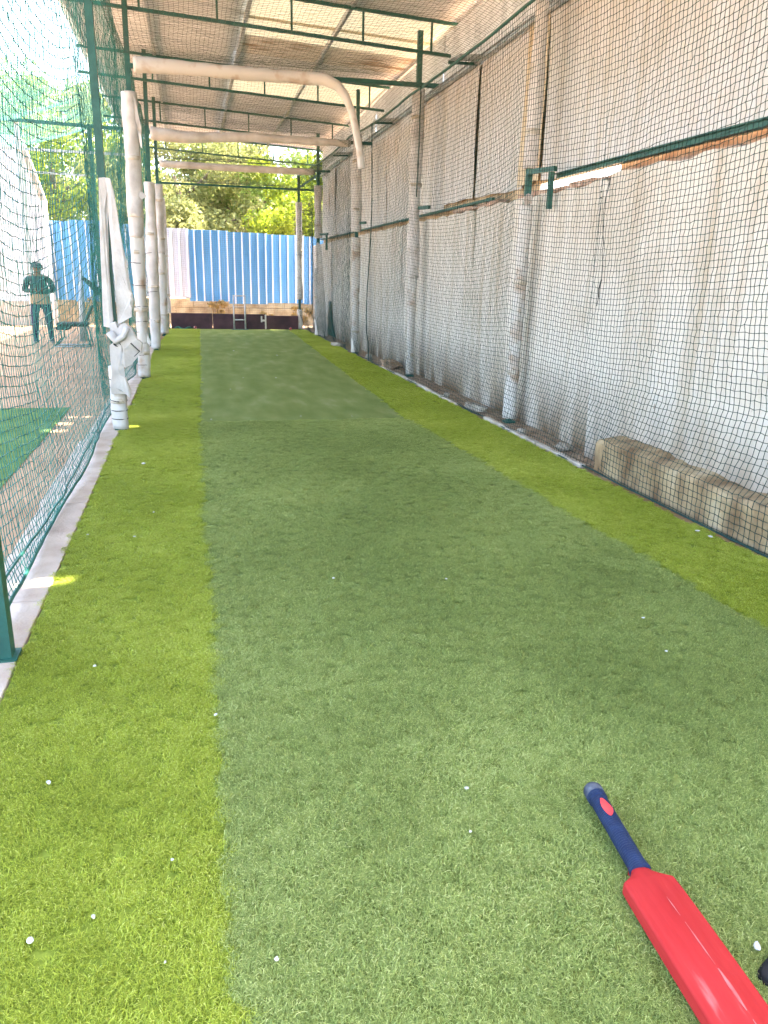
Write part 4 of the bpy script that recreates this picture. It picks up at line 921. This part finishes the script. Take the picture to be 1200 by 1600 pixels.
ch = empty('garden_chair', 'dark padded metal chair beside the person beyond the left net', 'chair', None, (-2.35, 17.0, -0.012))
MB().box(-0.28, 0.30, -0.24, 0.24, 0.40, 0.47).build('seat', BLACK, ch, bevel=0.025)
MB().box(-0.29, -0.05, -0.22, 0.22, 0.33, 0.40).build('cushion', BLACK, ch, bevel=0.02)
for s in (-1, 1):
    MB().tube([(-0.22, s*0.22, 0.40), (-0.20, s*0.22, 0.18), (-0.34, s*0.22, 0.014)], 0.014, 8).build('leg', GREEN, ch, smooth=True)
    MB().tube([(0.26, s*0.22, 0.42), (0.34, s*0.22, 0.014)], 0.014, 8).build('leg', GREEN, ch, smooth=True)
    MB().tube([(-0.34, s*0.22, 0.014), (0.34, s*0.22, 0.014)], 0.012, 8).build('foot_rail', STEEL, ch, smooth=True)
    MB().tube([(0.24, s*0.22, 0.44), (0.40, s*0.22, 0.80)], 0.014, 8).build('back_leg', GREEN, ch, smooth=True)
MB().bar((0.27, 0, 0.52), (0.40, 0, 0.80), 0.42, 0.03, up=(1, 0, 0)).build('backrest', BLACK, ch, bevel=0.01)
pf = empty('forked_post', 'grey forked post with a dark strap behind the chair', 'post', None, (-2.32, 18.2, -0.012))
MB().tube([(0, 0, 0), (0.03, 0, 0.7), (0.06, 0, 1.50)], [0.075, 0.065, 0.04], 8).build('trunk', STEEL, pf, smooth=True)
MB().tube([(0.05, 0, 1.36), (0.22, 0, 1.22), (0.42, -0.02, 1.02)], [0.03, 0.05, 0.075], 8).build('strap', BLACK, pf, smooth=True)

# ------------------------------------------------------------------ trees, dry plants
def leaves(centers, radii, n, size, seed):
    g = np.random.default_rng(seed); k = g.integers(0, len(centers), n)
    d = g.normal(0, 1, (n, 3)); d /= np.linalg.norm(d, axis=1, keepdims=True); rr = g.random(n)**0.45
    c = centers[k]+d*rr[:, None]*radii[k][:, None]*np.array([1, 1, 0.75])
    a = g.normal(0, 1, (n, 3)); a /= np.linalg.norm(a, axis=1, keepdims=True); b = np.cross(a, g.normal(0, 1, (n, 3))); b /= np.linalg.norm(b, axis=1, keepdims=True)
    s = size*g.uniform(0.6, 1.3, n)[:, None]
    V = np.stack([c-a*s, c+b*s*0.45, c+a*s, c-b*s*0.45], 1).reshape(-1, 3); T = np.arange(n*4).reshape(n, 4)
    tint = np.repeat(np.clip(g.normal(0.5, .25, n)+0.25*(rr-.6), 0, 1), 4)
    return V, T, tint
def tree(x, y, h, cr, label, leafm, seed, lean=(0, 0), nleaf=9000, size=0.12, low=2.2):
    g = random.Random(seed); e = empty('tree', label, 'tree', 'trees beyond the fence', (x, y, -0.012))
    top = Vector((lean[0], lean[1], h*0.62)); pts = [Vector((0, 0, -0.1)).lerp(top, t)+Vector((g.uniform(-.12, .12), g.uniform(-.1, .1), 0))*(t > 0) for t in np.linspace(0, 1, 7)]
    m = MB().tube(pts, [0.24, 0.20, 0.18, 0.16, 0.14, 0.11, 0.07], 9); cen = []; rad = []
    for k in range(9):
        t = g.uniform(0.30, 1.0); p = pts[min(6, int(t*6))]; a = g.uniform(0, 6.28); L = cr*g.uniform(0.55, 1.0)
        q = p+Vector((math.cos(a)*L, math.sin(a)*L, g.uniform(0.15, 0.75)*L+0.4)); mid = p.lerp(q, 0.5)+Vector((0, 0, 0.15*L))
        m.tube([p, mid, q], [0.07, 0.045, 0.015], 6)
        for f in (0.55, 0.8, 1.0): cen.append(tuple(p.lerp(q, f)+Vector((g.uniform(-.4, .4), g.uniform(-.4, .4), g.uniform(-.3, .4))))); rad.append(cr*g.uniform(0.20, 0.36))
    for k in range(10):
        a = g.uniform(0, 6.28); L = cr*g.uniform(0.3, 0.95); cen.append((lean[0]*0.6+math.cos(a)*L, lean[1]*.6+math.sin(a)*L, g.uniform(low, h))); rad.append(cr*g.uniform(0.2, 0.34))
    m.build('trunk', BARK, e, smooth=True)
    V, T, ti = leaves(np.array(cen), np.array(rad), nleaf, size, seed); o = npmesh('crown', V, T, leafm, e, attr=ti); return e
TR = [(0.9, 29.5, 7.5, 2.6, 'tree with leaning grey trunk just right of the left posts beyond the fence', 2, (-1.2, 0.3), 2.6), (0.2, 32, 8, 2.8, 'thin leaning tree behind the grey trunked one', 2, (-0.9, 0.4), 2.4),
      (3.6, 28.8, 6.2, 2.4, 'bright yellow-green tree right of centre beyond the fence', 0, (0.2, 0), 2.0), (5.6, 30.5, 7, 2.8, 'bright tree partly hidden by the far wall posts', 0, (-0.4, 0.2), 2.0), (2.1, 32.5, 6.5, 2.8, 'mid green bushy tree at the centre beyond the fence', 1, (0.3, 0), 2.0),
      (-1.9, 31, 7.5, 2.8, 'olive tree seen between the left posts', 2, (0.3, 0), 2.2), (-4.4, 29.5, 7.5, 2.8, 'yellow-green tree above the blue fence beside the white building', 0, (0.2, 0), 2.2), (-7.0, 32, 9, 3.4, 'tall green tree rising behind the white building', 1, (0.3, 0), 3.2),
      (-3.0, 36, 9, 3.4, 'far green tree filling the gap beside the white building', 1, (0, 0), 2.5), (8.5, 33, 8, 3.4, 'green tree far right behind the wall', 1, (0, 0), 2.2), (4.0, 37, 8.5, 3.6, 'far dull green tree at the back centre', 1, (0, 0), 2.0), (0.5, 38, 9, 3.6, 'far olive tree at the back left', 2, (0, 0), 2.0), (-10, 38, 10, 4, 'far tree at the left behind the white building', 1, (0, 0), 3)]
for k, (x, y, h, cr, lab, lm_, ln_, low) in enumerate(TR): tree(x, y, h, cr, lab, LEAF[lm_], 200+k, ln_, nleaf=15000 if y < 33 else 10000, size=0.085 if y < 33 else 0.12, low=low)
for k, (x, lab, s) in enumerate(((0.75, 'dry straw coloured bush before the low wall', 0.34), (3.3, 'dry yellow weeds beside the right end of the board', 0.30), (-2.6, 'dry weeds at the wall foot behind the chair', 0.36), (2.2, 'thin dry weeds over the low wall', 0.22))):
    g = np.random.default_rng(300+k); e = empty('dry_weed', lab, 'weed', 'dry weeds by the low wall', (x, 24.1, -0.012))
    cen = np.stack([g.uniform(-s, s, 12), g.uniform(-.12, .1, 12), g.uniform(0.1, 1.9*s, 12)], 1)
    V, T, ti = leaves(cen, np.full(12, s*0.35), 500, 0.05, 300+k); npmesh('foliage', V, T, LEAF[3], e, attr=ti)
    m = MB(); [m.tube([(c[0]*.3, c[1]*.3, 0), tuple(c)], 0.006, 4) for c in cen]; m.build('stem', LEAF[3], e)
